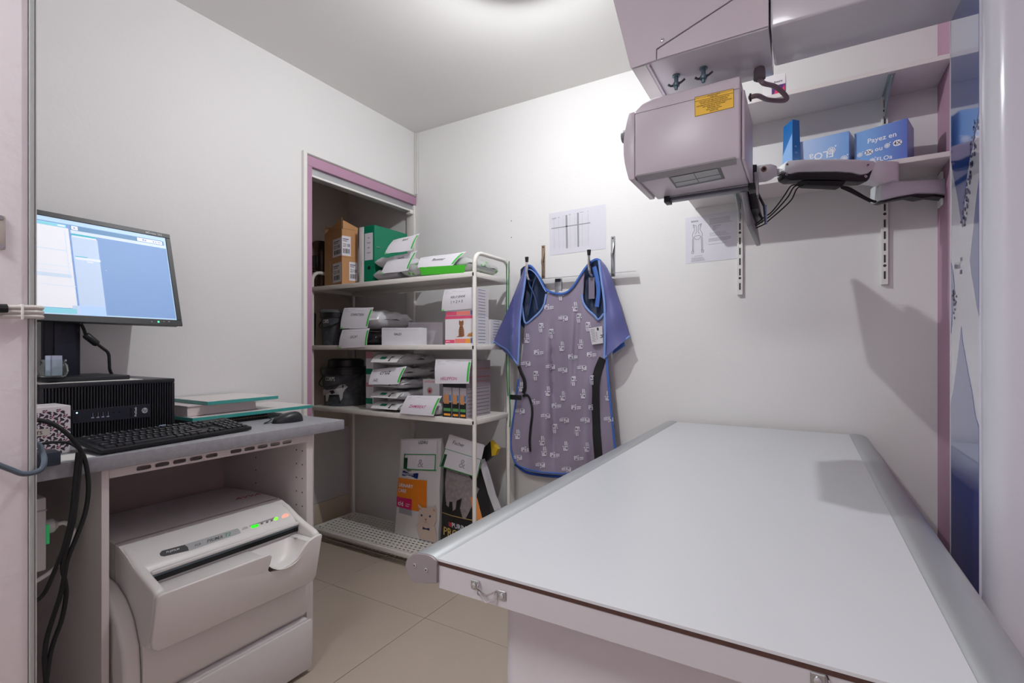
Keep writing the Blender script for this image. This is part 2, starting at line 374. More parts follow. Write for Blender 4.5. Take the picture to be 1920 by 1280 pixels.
# housing above the head
Yh = 1.35
zu = 1.94
a = RY(1183, 126, Yh); hx0 = a.x; hx1 = RY(1441, 60, Yh).x
topz = 2.30
lean = (RY(1150, 0, Yh).x-hx0)/(RY(1150, 0, Yh).z-zu)
hx0t = hx0+lean*(topz-zu)
MB().prism([(hx0, Yh+.003, zu), (hx1, Yh+.003, zu), (hx1, Yh+.003, topz), (hx0t, Yh+.003, topz)], (0, .24, 0)).build('housing', lil2, xm, bevel=.003)
def hp(u, v): p = RY(u, v, Yh); return (p.x, Yh, p.z)
sl = hp(1374, 0); sl0 = hp(1231.5, 93)
zx = sl0[2]+(sl[2]-sl0[2])*(hx1-sl0[0])/(sl[0]-sl0[0])
MB().prism([(hx0, Yh, zu-.002), hp(1230.6, 113), hp(1230.6, 92.5), (hx1, Yh, zx+.0015), (hx1, Yh, topz), (hx0t, Yh, topz)], (0, -.0025, 0)).build('cover_panel', lil, xm, bevel=.0008, seg=1)
MB().prism([hp(1232.4, 112), (hx1, Yh, zu+.004), (hx1, Yh, zx-.0015), hp(1232.4, 93.8)], (0, -.0015, 0)).build('cover_panel', lil, xm, bevel=.0008, seg=1)
c = hp(1242, 76.5)
MB().lathe([(.0055, Yh-.0026), (.005, Yh-.005), (.0025, Yh-.0058)], (c[0], 0, c[2]), 14, 'y').build('screw', screwm, xm, smooth=True)
MB().lathe([(.0016, Yh-.0059), (.0016, Yh-.0062)], (c[0], 0, c[2]), 6, 'y').build('screw_socket', blackp, xm)
# underside rib and corner plate
MB().box(hx0+.044, hx0+.050, Yh+.004, Yh+.235, zu-.006, zu-.0002).build('underside_rib', lil, xm)
MB().box(hx0+.003, hx0+.040, Yh+.004, Yh+.235, zu-.002, zu-.0002).build('underside_strip', whitep, xm)
# boom to the column
MB().box(hx1+.004, .50, Yh, 1.545, zu-.001, 2.16).build('boom', lil2, xm, bevel=.006, seg=3)
# wing bolts between housing and head
for (u, v) in ((1268, 140), (1319, 127)):
    p = RY(u, v, 1.45); x, y = p.x, 1.45
    bz = zu-.0005
    b = MB().lathe([(.011, bz), (.011, bz-.004), (.006, bz-.0042), (.006, bz-.022), (.0095, bz-.0222), (.0095, bz-.031), (.005, bz-.0312), (.005, bz-.040)], (x, y, 0), 12).build('wing_bolt', mat('bolt_zinc', (120, 142, 152), .3, .85), xm, smooth=True)
    MB().tube([V(x-.004, y, bz-.027), V(x-.014, y-.004, bz-.029), V(x-.021, y-.006, bz-.024)], [.004, .003, .0035], 8).tube([V(x+.004, y, bz-.026), V(x+.015, y-.003, bz-.024), V(x+.025, y-.005, bz-.019)], [.004, .003, .003], 8).build('wing', mat('wing_dark', (62, 68, 74), .35, .7), b, smooth=True)
# column with printed side panel
cx, cy0, cy1 = .300, 1.325, 1.553
pts = [(cx+.004, cy1), (cx+.004, cy0+.03)]+[(cx+.004+.035-.035*math.cos(math.radians(k*11.25)), cy0+.0-.035*math.sin(math.radians(k*11.25))+.0) for k in range(9)]+[(.60, cy0-.035), (.60, cy1)]
MB().prism([(x, y, 0) for x, y in pts], (0, 0, 2.34)).build('column', mat('column_white', (216, 219, 228), .22, var=.01, coat=.3), xm, smooth=True)
def cpx(u, v): return RX(u, v, cx)
u0, u1 = 1783.5, 1836
ya, yb = cpx(u0, 600).y, cpx(u1, 600).y
MB().box(cx, cx+.0038, yb, ya, .02, 2.33).build('side_panel', mat('panel_white_gloss', (214, 216, 228), .06, coat=1), xm)
MB().box(cx-.001, cx+.0038, ya+.0004, ya+.008, .02, 2.33).build('panel_edge', mat('panel_edge', (222, 222, 226), .3), xm)
bl = mat('panel_blue_gloss', (36, 78, 160), .06, coat=1, var=.08, scale=4)
def cl(u): return min(max(u, u0), u1)
tops = 2.33
g1 = [V(cx, ya, tops), V(cx, yb, tops)]+[cpx(*p) for p in ((u1, 210), (1830, 238), (1826, 262), (1820, 290), (1815, 318), (1811, 350), (1808, 385), (1806, 408), (1803, 416), (1800, 400), (1796, 372), (1791, 345), (u0, 302))]
g2 = [cpx(*p) for p in ((u1, 335), (u1, 592), (1832, 575), (1828, 548), (1822, 515), (1819, 488), (1822, 460), (1826, 425), (1829, 390), (1833, 355))]
g3 = [cpx(*p) for p in ((u0, 492), (1787, 510), (1790, 535), (1788, 560), (1786, 590), (u0, 625))]
g4 = [cpx(*p) for p in ((1802.5, 612), (1805, 640), (1811, 672), (1816, 700), (1823, 735), (1829, 778), (u1, 802))]+[V(cx, yb, .02), V(cx, ya, .02)]+[cpx(*p) for p in ((u0, 752), (1789, 725), (1793, 695), (1798, 655))]
for g in (g1, g2, g3, g4):
    MB().prism([p-V(.0002, 0, 0) for p in g], (-.0004, 0, 0)).build('panel_graphic', bl, xm)
dots = MB(); random.seed(11)
for k in range(70):
    s = random.random(); u = 1831-26*s+random.uniform(-4.5, 4.5); v = 225+205*s+random.uniform(-6, 6)
    a, b = random.uniform(.8, 2), random.uniform(2, 6)
    dots.flat([cpx(cl(u+a*math.cos(j)*.9), v+b*math.sin(j))-V(.0008, 0, 0) for j in (0, .9, 1.7, 2.6, 3.3, 4.2, 5.1)])
for k in range(26):
    s = random.random(); u = 1786+6*s+random.uniform(-2, 2); v = 545+80*s*random.random()
    dots.flat([cpx(cl(u+1.2*math.cos(j)), v+3*math.sin(j))-V(.0008, 0, 0) for j in (0, .9, 1.7, 2.6, 3.3, 4.2, 5.1)])
o = dots.build('panel_speckles', mat('panel_navy', (52, 58, 104), .1), xm, fixn=False); o['kind'] = 'stuff'
lq = Quad(cpx(1790, 480), cpx(1812, 476), cpx(1812, 516), cpx(1790, 520))
lg = MB(); lq.text(lg, 'MeoX', .04, .62, .27, wmax=.95, e=.0012); lq.rects(lg, [(.55, .12, .64, .3), (.5, .7, .62, .9)], e=.0012)
lg.build('printed_logo', mat('logo_grey', (92, 94, 120), .3), xm, fixn=False)
# high-voltage cable
g = RZ(1424, 128, zu); hd = RX(1406, 183, hr+.009)
gr = MB().lathe([(.013, zu-.0004), (.015, zu-.008), (.0155, zu-.03), (.010, zu-.034)], (g.x, g.y, 0), 16).build('cable_grommet', mat('grommet_grey', (112, 106, 110), .5), xm, smooth=True)
MB().tube(curve([V(g.x, g.y, zu-.03), V(g.x+.012, g.y-.01, zu-.05), RD(1455, 163, 1.42), RD(1474, 181, 1.45), RD(1470, 188.5, 1.46), RD(1440, 187, 1.47), hd+V(.02, 0, .0), hd+V(-.001, 0, 0)], 6), .0066, 10).build('tube_cable', mat('cable_mauve_grey', (132, 112, 120), .5), xm, smooth=True)
MB().lathe([(.011, hr+.0085), (.011, hr+.013)], (0, hd.y, hd.z), 16, 'x').build('cable_socket', blackp, xm)
# ------------------------------------------------------------------ shelves on the back wall
SYf = 2.203
shm = mat('shelf_melamine', (226, 220, 218), .35, var=.01)
SHZ = []
std = []
for (n, vt, vb, lab) in (('wall_shelf', 283, 293, 'lower white wall shelf carrying the three blue boxes'), ('wall_shelf', 100, 109.3, 'upper white wall shelf under the ceiling behind the x-ray boom')):
    z1, z0 = RY(1779, vt, SYf).z, RY(1779, vb, SYf).z
    SHZ.append(z1)
    t = thing(n, lab, 'shelf', (0, 2.31, z0))
    MB().box(-.441, .4305, SYf, YB-.001, z0, z1).build('board', shm, t, bevel=.001, seg=1)
    for u in (1388, 1658):
        bx = RY(u, 480, YB).x
        br = MB().prism([(bx-.002, YB-.02, z0-.001), (bx-.002, SYf+.02, z0-.001), (bx-.002, SYf+.02, z0-.012), (bx-.002, YB-.02, z0-.09)], (.004, 0, 0)).build('bracket', mat('bracket_galv', (172, 186, 186), .35, .5), t)
        MB().box(bx-.010, bx+.010, SYf+.02, YB-.02, z0-.002, z0-.0002).build('bracket_flange', MATS['bracket_galv'], br)
        for yy in (SYf+.04, YB-.07): MB().lathe([(.004, z0-.0022), (.003, z0-.004)], (bx+.005, yy, 0), 10).build('screw', steel, br)
for u, vb, lab in ((1388, 553, 'slotted white wall standard beside the skeleton sheet, the left one of two'), (1658, 534, 'slotted white wall standard below the monitor arm, the right one of two')):
    b = RY(u, vb, YB); t = thing('shelf_standard', lab, 'shelf rail', (b.x, YB, b.z), 'slotted shelf standards on the back wall')
    MB().box(b.x-.0115, b.x+.0115, YB-.014, YB-.0003, b.z, 2.25).build('channel', trimw, t, bevel=.001, seg=1)
    sl = MB(); z = b.z+.022; k = 0
    while z < 2.2:
        sl.box(b.x-.0032, b.x+.0032, YB-.0146, YB-.0139, z, z+.030)
        if k % 4 == 1: sl.lathe([(.0055, YB-.0146), (.0055, YB-.0139)], (b.x, 0, z-.012), 10, 'y')
        z += .046+(.018 if k % 4 == 0 else 0); k += 1
    sl.build('slots', mat('slot_dark', (58, 56, 58), .7), t)
# blue payment boxes
inkw = mat('ink_white', (240, 242, 250), .5)
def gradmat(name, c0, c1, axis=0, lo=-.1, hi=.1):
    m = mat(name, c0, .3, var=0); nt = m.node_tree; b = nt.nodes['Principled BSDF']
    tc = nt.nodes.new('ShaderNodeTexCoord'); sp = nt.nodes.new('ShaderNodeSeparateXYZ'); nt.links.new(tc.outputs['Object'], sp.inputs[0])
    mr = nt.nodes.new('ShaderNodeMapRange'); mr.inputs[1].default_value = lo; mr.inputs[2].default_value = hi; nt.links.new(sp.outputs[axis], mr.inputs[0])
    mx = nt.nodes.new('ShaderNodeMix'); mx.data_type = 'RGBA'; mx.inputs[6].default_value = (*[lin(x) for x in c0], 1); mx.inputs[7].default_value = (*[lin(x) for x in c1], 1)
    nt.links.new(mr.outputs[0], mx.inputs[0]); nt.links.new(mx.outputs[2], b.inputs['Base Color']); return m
def flower(q, mb, s, t, r, e=.0007):
    for k in range(8):
        a = k*math.pi/4; cs, ct = s+.6*r/q.w*math.cos(a), t+.6*r/q.h*math.sin(a)
        n = 9; o = [(cs+.38*r/q.w*math.cos(2*math.pi*j/n), ct+.38*r/q.h*math.sin(2*math.pi*j/n)) for j in range(n)]
        i = [(cs+.2*r/q.w*math.cos(2*math.pi*j/n), ct+.2*r/q.h*math.sin(2*math.pi*j/n)) for j in range(n)]
        mb.add([q.P(x, y, e) for x, y in o+i], [(j, (j+1) % n, (j+1) % n+n, j+n) for j in range(n)])
    q.disc(mb, s, t, .2*r, e); q.disc(mb, s+.95*r/q.w, t-1.0*r/q.h, .2*r, e)
def pill(q, mb, s0, s1, t0, t1, e=.0006):
    rt = (t1-t0)/2; rs = rt*q.h/q.w; tc = (t0+t1)/2; pts = []
    for k in range(9): a = math.pi/2+math.pi*k/8; pts.append((s0+rs+rs*math.cos(a), tc-rt*math.sin(a)))
    for k in range(9): a = -math.pi/2+math.pi*k/8; pts.append((s1-rs+rs*math.cos(a), tc-rt*math.sin(a)))
    q.poly(mb, pts, e)
def pay_print(q, par):
    m = MB(); q.text(m, 'Payez en', .53, .34, .165, center=True, wmax=.62)
    flower(q, m, .11, .63, q.h*.065); flower(q, m, .63, .56, q.h*.065)
    pill(q, m, .20, .365, .54, .69); pill(q, m, .735, .90, .48, .63)
    q.text(m, 'ou', .47, .60, .08, center=True)
    flower(q, m, .35, .86, q.h*.07); q.text(m, 'FLOa', .58, .86, .11, center=True)
    m.build('printed_text', inkw, par, fixn=False)
    for tx, a, b in (('3X', .283, .615), ('4X', .818, .555)):
        m = MB(); q.text(m, tx, a, b, .095, center=True, e=.0012); m.build('printed_number', mat('ink_brown_blue', (88, 70, 84), .5), par, fixn=False)
def carton(name, label, cat, front, depth, m, group=None, bevel=.0008):
    f = [Vector(p) for p in front]; d = Vector(depth)
    c = sum(f, V(0, 0, 0))/4+d/2; zb_ = min(p.z for p in f)
    t = thing(name, label, cat, (c.x, c.y, zb_), group)
    b = MB().hexa([f[3], f[2], f[2]+d, f[3]+d, f[0], f[1], f[1]+d, f[0]+d]).build('carton', m, t, bevel=bevel, seg=1)
    return t, b
z0 = SHZ[0]+.0004
def onshelf(u, y, z): p = RY(u, 300, y); return V(p.x, y, z)
zc1 = RY(1701, 221, 2.215).z
f = [onshelf(1602, 2.255, zc1-.006), onshelf(1702, 2.215, zc1), onshelf(1702, 2.215, z0), onshelf(1602, 2.255, z0)]
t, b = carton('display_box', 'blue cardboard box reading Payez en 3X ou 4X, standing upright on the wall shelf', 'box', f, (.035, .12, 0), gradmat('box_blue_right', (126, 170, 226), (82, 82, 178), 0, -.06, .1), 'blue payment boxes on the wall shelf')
pay_print(Quad(*f), t)
zc2 = RY(1592, 245, 2.235).z
f = [onshelf(1500, 2.255, RY(1500, 266, 2.255).z), onshelf(1592, 2.235, zc2), onshelf(1592, 2.235, z0), onshelf(1500, 2.255, z0)]
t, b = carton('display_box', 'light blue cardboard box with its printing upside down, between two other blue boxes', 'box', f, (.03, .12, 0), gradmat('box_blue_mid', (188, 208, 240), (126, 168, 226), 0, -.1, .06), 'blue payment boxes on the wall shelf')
q = Quad(*f); m = MB()
q.text(m, 'FLOa', .44, .50, .19, rot=math.pi, center=True); flower(q, m, .65, .42, q.h*.10)
pill(q, m, .60, .80, .66, .85); q.text(m, 'ou', .5, .80, .16, rot=math.pi, center=True); flower(q, m, .90, .70, q.h*.085); flower(q, m, .32, .87, q.h*.085); pill(q, m, .04, .24, .82, .995)
m.build('printed_text', inkw, t, fixn=False)
for tx, a, b in (('3X', .70, .755), ('4X', .14, .91)):
    m = MB(); q.text(m, tx, a, b, .11, rot=math.pi, center=True, e=.0012); m.build('printed_number', MATS['ink_brown_blue'], t, fixn=False)
A_, B_, C_ = (onshelf(1466, 2.285, z0), onshelf(1486, 2.225, z0), onshelf(1502, 2.243, z0))
ht = RY(1487, 223, 2.23).z
D_ = A_+C_-B_
t = thing('display_box', 'narrow tall blue cardboard box seen corner-on at the left end of the wall shelf boxes', 'box', ((A_.x+C_.x)/2, 2.26, z0), 'blue payment boxes on the wall shelf')
up = ht-z0
ins = lambda p, k: p+(((A_+C_)/2)-p)*k
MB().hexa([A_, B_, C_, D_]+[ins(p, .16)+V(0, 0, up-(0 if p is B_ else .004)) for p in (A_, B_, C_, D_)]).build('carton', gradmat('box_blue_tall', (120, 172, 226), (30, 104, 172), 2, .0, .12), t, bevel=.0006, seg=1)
q = Quad(ins(A_, .16)+V(0, 0, up-.004), ins(B_, .16)+V(0, 0, up), B_, A_)
m = MB(); q.poly(m, [(0.02, .52), (.98, .24), (.98, .995), (0.02, .995)], .0003); m.build('printed_panel', mat('box_light_blue', (128, 172, 224), .3), t, fixn=False)
m = MB(); q.text(m, 'Payez en', .5, .72, .06, center=True, wmax=.8); pill(q, m, .25, .55, .82, .95); pill(q, m, .62, .92, .78, .91); m.build('printed_text', inkw, t, fixn=False)
q = Quad(ins(B_, .16)+V(0, 0, up), ins(C_, .16)+V(0, 0, up-.004), C_, B_)
m = MB()
for k, tt in enumerate((.45, .56, .68, .80, .90)): q.rects(m, [(.3, tt, .3+.12*(k % 3+2), tt+.03)])
m.build('printed_text', mat('ink_blue_pale', (110, 150, 205), .5), t, fixn=False)
# small white box on the upper shelf
z1 = SHZ[1]+.0004
def onsh1(u, y, z): p = RY(u, 150, y); return V(p.x, y, z)
zt1 = RY(1460, 138, 2.22).z
f = [onsh1(1430, 2.225, zt1), onsh1(1473, 2.225, zt1), onsh1(1473, 2.225, z1), onsh1(1430, 2.225, z1)]
t, b = carton('small_carton', 'small white carton with purple and pink print on the upper wall shelf', 'box', f, (.0, .08, 0), mat('carton_white', (232, 228, 230), .45))
q = Quad(*f); m = MB(); q.rects(m, [(.4, .5, 1, 1)]); m.build('printed_panel', mat('print_purple', (92, 58, 122), .4), t, fixn=False)
m = MB(); q.poly(m, [(.45, 1), (.6, .62), (.75, .9), (.95, .55), (.98, .8), (.85, 1)], .0008); m.build('printed_pattern', mat('print_pink', (226, 70, 110), .4), t, fixn=False)
m = MB(); q.text(m, 'Insure', .5, .38, .1, shear=.2); m.build('printed_text', mat('ink_dark', (50, 48, 56), .5), t, fixn=False)
# ------------------------------------------------------------------ monitor arm and its monitor
DA = 1.757
silver = mat('arm_silver', (226, 227, 229), .38, .1, var=.02)
ar = thing('monitor_arm', 'silver and black articulated monitor arm reaching out under the wall shelf', 'monitor arm', (.4, 2.25, 1.65))
nrm = V(-SA, CA, 0)
def pd(L, d=DA): return [RD(u, v, d) for u, v in L]
def slab(L, th, m, name, par, bevel=.004, d=DA): return MB().prism([p-nrm*(th/2) for p in pd(L, d)], nrm*th).build(name, m, par, bevel=bevel)
lo = slab([(1641, 350), (1650, 344), (1700, 343), (1745, 340), (1781, 336.5), (1781, 371), (1745, 366), (1710, 366), (1675, 372), (1645, 379), (1640, 376)], .055, mat('arm_silver_light', (212, 215, 220), .35, .1), 'lower_arm', ar, .006, 1.79)
slab([(1644, 380.5), (1675, 373.5), (1710, 367.5), (1745, 367.5), (1781, 372), (1781, 375), (1740, 371), (1720, 375), (1700, 371.5), (1670, 377), (1652, 382)], .04, blackp, 'arm_underside', lo, .001, 1.79)
p = RD(1783, 354, 1.79)
MB().box(.4225, .4305, p.y-.03, p.y+.03, p.z-.06, p.z+.06).build('wall_plate', silver, ar, bevel=.002)
MB().box(.40, .4224, p.y-.02, p.y+.02, p.z-.02, p.z+.02).build('pivot', blackp, ar, bevel=.002)
e = RD(1667, 320, 1.775)
MB().lathe([(.028, RD(1667, 343, 1.775).z), (.028, RD(1667, 307, 1.775).z)], (e.x, e.y, 0), 24).build('elbow', silver, ar, bevel=.003)
slab([(1632, 306), (1636, 305), (1672, 307), (1672, 340), (1650, 346), (1620, 342), (1624, 330)], .05, silver, 'elbow_link', ar, .003)
ua = slab([(1463, 324), (1464, 312), (1470, 305.5), (1500, 303.5), (1560, 302.5), (1600, 303.5), (1630, 306), (1632, 312), (1628, 322), (1618, 330), (1605, 332), (1590, 328), (1560, 326), (1500, 326.5), (1485, 327.5), (1472, 331)], .052, silver, 'upper_arm', ar, .005)
slab([(1463, 329), (1467, 327.5), (1478, 331), (1490, 327.5), (1500, 327), (1560, 326.8), (1588, 328.6), (1604, 333), (1616, 331), (1622, 325), (1632, 313), (1622, 338), (1617, 344), (1600, 345), (1560, 341), (1500, 341), (1475, 342), (1465, 337)], .046, blackp, 'arm_cover', ar, .003)
slab([(1497, 341.5), (1580, 342.5), (1573, 353), (1506, 350)], .04, blackr, 'cable_clip', ar, .003)
for (u, v, r) in ((1468, 313.5, .0045), (1617, 314.5, .006), (1467, 332, .0045), (1613, 335.5, .005)):
    c = RD(u, v, DA)-nrm*.0262
    ring = [c+(V(CA, SA, 0)*math.cos(2*math.pi*k/14)+V(0, 0, 1)*math.sin(2*math.pi*k/14))*r for k in range(14)]
    b = MB().prism(ring, -nrm*.0018).build('bolt', screwm, ar)
    c2 = c-nrm*.0019
    MB().prism([c2+(p-c)*.45 for p in ring], -nrm*.0003).build('bolt_socket', blackp, b)
slab([(1451, 318), (1463, 317), (1463, 329), (1451, 330)], .02, chrome, 'pivot_pin', ar, .002)
slab([(1413, 313), (1440, 310.5), (1452, 314), (1452, 333), (1440, 338), (1413, 340)], .04, silver, 'tilt_head', ar, .004)
c = RD(1426.5, 321, DA)-nrm*.0205
ring = [c+(V(CA, SA, 0)*math.cos(2*math.pi*k/14)+V(0, 0, 1)*math.sin(2*math.pi*k/14))*.0095 for k in range(14)]
b = MB().prism(ring, -nrm*.003).build('tension_bolt', mat('bolt_copper', (150, 112, 96), .35, .8), ar)
MB().prism([c-nrm*.0031+(p-c)*.5 for p in ring], -nrm*.0004).build('bolt_socket', blackp, b)
slab([(1404, 313), (1413, 313), (1413, 340), (1404, 340)], .05, blackp, 'mount_plate', ar, .002)
cb = MB()
for dv, du in ((-3, -5), (2, 0), (8, 6)):
    cb.tube(curve(pd([(1500+du, 346), (1488+du, 350+dv*.5), (1478+du, 366+dv), (1462+du*.5, 385+dv), (1445, 402+dv), (1432, 411+dv*1.2), (1415, 423+dv*.6), (1405, 421+dv), (1401, 405+dv*.3)], DA-.01), 5), .0023, 7)
o = cb.build('monitor_cables', blackr, ar, smooth=True)
MB().tube(curve(pd([(1577, 350), (1590, 352), (1605, 360), (1620, 369), (1634, 376), (1642, 378)], DA-.004), 5), .0045, 7).tube(curve(pd([(1578, 352), (1592, 358), (1610, 367), (1632, 378)], DA-.008), 5), .0036, 7).build('arm_cables', blackr, ar, smooth=True)
# thin monitor seen edge-on
mo = thing('small_monitor', 'thin monitor seen edge-on hanging below the x-ray head from the arm', 'monitor', (-.19, 1.93, 1.56))
def mp(y, s, x): return V(x-.195+.035*(1-s), y, 1.555+.23*s)
MB().hexa([mp(1.75, 0, -.0), mp(1.75, 0, .016), mp(2.11, 0, .016), mp(2.11, 0, 0), mp(1.75, 1, 0), mp(1.75, 1, .016), mp(2.11, 1, .016), mp(2.11, 1, 0)]).build('panel_body', mat('monitor_silver', (128, 128, 132), .4, .3), mo, bevel=.004)
MB().hexa([mp(1.76, .05, -.0012), mp(1.76, .05, -.0002), mp(2.10, .05, -.0002), mp(2.10, .05, -.0012), mp(1.76, .96, -.0012), mp(1.76, .96, -.0002), mp(2.10, .96, -.0002), mp(2.10, .96, -.0012)]).build('screen', mat('screen_off', (16, 16, 20), .12), mo)
MB().hexa([mp(1.82, .3, .0162), mp(1.82, .3, .04), mp(2.04, .3, .04), mp(2.04, .3, .0162), mp(1.82, 1.05, .0162), mp(1.82, 1.05, .036), mp(2.04, 1.05, .036), mp(2.04, 1.05, .0162)]).build('back_housing', blackp, mo, bevel=.004)
MB().box(-.150, -.135, 1.86, 1.90, 1.68, 1.76).build('mount_bracket', steel, mo, bevel=.002)
o = MB().tube(pd([(1411, 343), (1434, 389)], 1.70), .0042, 8).tube(pd([(1410, 372), (1430, 412)], 1.70), .0042, 8).build('bracket_strut', blackp, mo, smooth=True)
MB().tube(pd([(1434, 385), (1436, 421)], 1.70), [.006, .004], 8).build('strut_end', chrome, mo, smooth=True)
# ------------------------------------------------------------------ desk
def RP(u, v, p0, n):
    k = ray(u, v); o = Vector((0, 0, HC)); return o+k*((Vector(p0)-o).dot(n)/k.dot(n))
def holecell(mb, fm, cx, cy, hw, hh, rx, ry, n=16, stadium=False):
    q = n//4; out = []
    for side in range(4):
        for k in range(q):
            s = 2*k/q-1
            out.append([(s*hw, -hh), (hw, s*hh), (-s*hw, hh), (-hw, -s*hh)][side])
    inn = []
    for x, y in out:
        a = math.atan2(y/hh, x/hw)
        if stadium:
            c = rx-ry; px = ry*math.cos(a)+(c if math.cos(a) > 1e-6 else -c if math.cos(a) < -1e-6 else 0); inn.append((px, ry*math.sin(a)))
        else: inn.append((rx*math.cos(a), ry*math.sin(a)))
    vs = [fm(cx+x, cy+y) for x, y in out+inn]
    mb.add(vs, [(i, (i+1) % n, (i+1) % n+n, i+n) for i in range(n)])
DZ, DX, DY0, DY1 = .88, -1.575, .324, 1.353
o = MB().box(XL+.001, DX, .3235, DY1, DZ-.038, DZ).build('worktop', mat('worktop_slate', (152, 152, 157), .5, var=.22, scale=60, bump=.05, bscale=300), bevel=.003)
tag(o, 'grey slate-look worktop with keyboard, computer and glass plates on it', 'worktop')
cabw = mat('melamine_white', (224, 216, 214), .4)
cab = thing('desk_cabinet', 'open white cabinet under the grey worktop with the film reader in it', 'cabinet', (-1.87, .9, 0))
cz = DZ-.0385
for y0, y1 in ((.572, .589), (1.198, 1.226)): MB().box(XL+.004, -1.6, y0, y1, 0, cz).build('side_panel', cabw, cab, bevel=.0008, seg=1)
MB().box(XL+.001, XL+.0035, .589, 1.198, 0, cz).build('back_panel', mat('back_panel_beige', (196, 180, 178), .6), cab)
MB().box(-1.602, -1.5995, .589, 1.198, cz-.0045, cz-.0002).build('crossbar_top', cabw, cab)
cbm = MB(); fm = lambda a, b: V(-1.5995, a, b)
zc_ = cz-.0145; ys = [.651+.0463*k for k in range(5)]+[.913+.0463*k for k in range(5)]
for y in ys: holecell(cbm, fm, y+.0185, zc_, .02315, .010, .0185, .0062, stadium=True)
for a, b in ((.589, .651-.00465), (ys[4]+.0185+.02315, .913-.00465), (ys[9]+.0185+.02315, 1.198)): cbm.flat([fm(a, zc_-.01), fm(b, zc_-.01), fm(b, zc_+.01), fm(a, zc_+.01)])
o = cbm.build('slotted_crossbar', cabw, cab, fixn=False); md = o.modifiers.new('thick', 'SOLIDIFY'); md.thickness = .002; md.offset = -1
MB().box(-1.640, -1.5995, .589, 1.198, zc_-.0125, zc_-.0102).build('crossbar_lip', cabw, cab)
hm = MB()
for (u, v) in ((556, 843), (567, 845), (480, 857), (413, 871)):
    p0 = RY(u, v, 1.198)
    for k in range(9): hm.lathe([(.0028, 1.1972), (.0028, 1.1979)], (p0.x, 0, p0.z-.052*k), 8, 'y')
o = hm.build('shelf_pin_holes', mat('hole_dark', (60, 54, 52), .8), cab); o['kind'] = 'stuff'
# ------------------------------------------------------------------ film reader (printer-like machine)
ivory = mat('reader_ivory', (228, 225, 222), .35, var=.01)
ivory2 = mat('reader_mauve_grey', (196, 186, 190), .4, var=.01)
st = thing('reader_stand', 'low white box stand under the film reader', 'stand', (-1.8, .88, 0))
MB().box(-2.08, -1.53, .60, 1.150, .018, .199).build('body', mat('stand_white', (220, 216, 216), .4), st, bevel=.002)
MB().box(-1.535, -1.5255, .604, 1.165, .018, .19).build('front_panel', mat('stand_white', (220, 216, 216), .4), st, bevel=.002)
for x in (-2.03, -1.58):
    for y in (.64, 1.11): MB().lathe([(.015, 0), (.02, .0178)], (x, y, 0), 12).build('foot', blackp, st)
pr = thing('film_reader', 'ivory digital film reader with green display inside the desk cabinet', 'film reader', (-1.8, .89, .2))
y0, y1 = .640, 1.152
P = [(-2.08, .201), (-2.08, .57), (-2.06, .59), (-1.90, .602), (-1.75, .603), (-1.68, .598), (-1.63, .580), (-1.59, .558), (-1.566, .541), (-1.562, .530), (-1.566, .47), (-1.545, .40), (-1.535, .33), (-1.535, .225), (-1.555, .201)]
MB().prism([(x, y0, z) for x, z in P], (0, y1-y0, 0)).build('body', ivory, pr, smooth=True, ang=40)
sc = [(-2.07, .202), (-2.07, .50), (-1.76, .512), (-1.68, .50), (-1.62, .47), (-1.575, .425), (-1.545, .36), (-1.537, .30), (-1.537, .23), (-1.56, .202)]
MB().prism([(x, .5965, z) for x, z in sc], (0, .043, 0)).build('side_cover', ivory, pr, bevel=.012, seg=4)
MB().box(-1.7015, -1.70, y0-.0006, y1+.0006, .42, .6035).build('seam', mat('reader_seam', (150, 142, 140), .6), pr)
# cheeks on both sides of the slot
ck = [(-1.69, .598), (-1.64, .588), (-1.59, .562), (-1.54, .542), (-1.485, .525), (-1.469, .516), (-1.468, .50), (-1.486, .42), (-1.506, .365), (-1.52, .352), (-1.60, .38), (-1.66, .47), (-1.70, .55)]
for a, b in ((y0-.001, .6675), (1.1305, y1+.004)): MB().prism([(x, a, z) for x, z in ck], (0, b-a, 0)).build('cheek', ivory, pr, bevel=.010, seg=4)
# tray front with hand notch
def tp(u, v, x): p = RX(u, v, x); return V(x, min(max(p.y, .668), 1.130), p.z)
up_ = [(1.155, .508), (1.150, .514), (1.125, .512), (1.10, .505), (1.082, .487), (1.062, .458), (1.035, .446), (.995, .443), (.968, .446), (.958, .458), (.964, .478), (.966, .502), (.955, .512), (.652, .515), (.643, .512), (.639, .503)]
fr = [V(-1.455, y, z) for y, z in up_]+[V(-1.490, .668, .356), V(-1.490, 1.130, .350)]
def tslope(y, z): return V(-1.455-.035*(max(0, .512-z)/.16), y, z)
outl = [tslope(y, z) for y, z in up_]+[tslope(.640, .38), tslope(.644, .362), tslope(.656, .351), tslope(.67, .349), tslope(1.130, .342), tslope(1.146, .346), tslope(1.154, .36)]
MB().prism(outl, (-.013, 0, 0)).build('tray_front', ivory, pr, bevel=.0045, seg=3)
for ya, yb2 in ((.668, .950), (1.100, 1.130)): MB().box(-1.562, -1.466, ya, yb2, .490, .503).build('tray_floor', ivory, pr, bevel=.002)
bs = MB()
def bowl(a, b):
    y = .950+.150*a; x = -1.562+.096*b
    return V(x, y, .500-.060*math.sin(math.pi*min(max(a, 0), 1))**.45*min(1, (b*2.2)**.8))
bs.grid(bowl, 16, 10).build('hand_scoop', ivory, pr, smooth=True, ang=80, fixn=False)
MB().box(-1.567, -1.556, .668, 1.130, .512, .528).build('slot', mat('slot_black', (16, 18, 22), .3), pr)
MB().box(-1.561, -1.5535, .668, 1.130, .5275, .5345).build('slot_lip', mat('slot_blue_grey', (104, 116, 124), .3, .4), pr, bevel=.001)
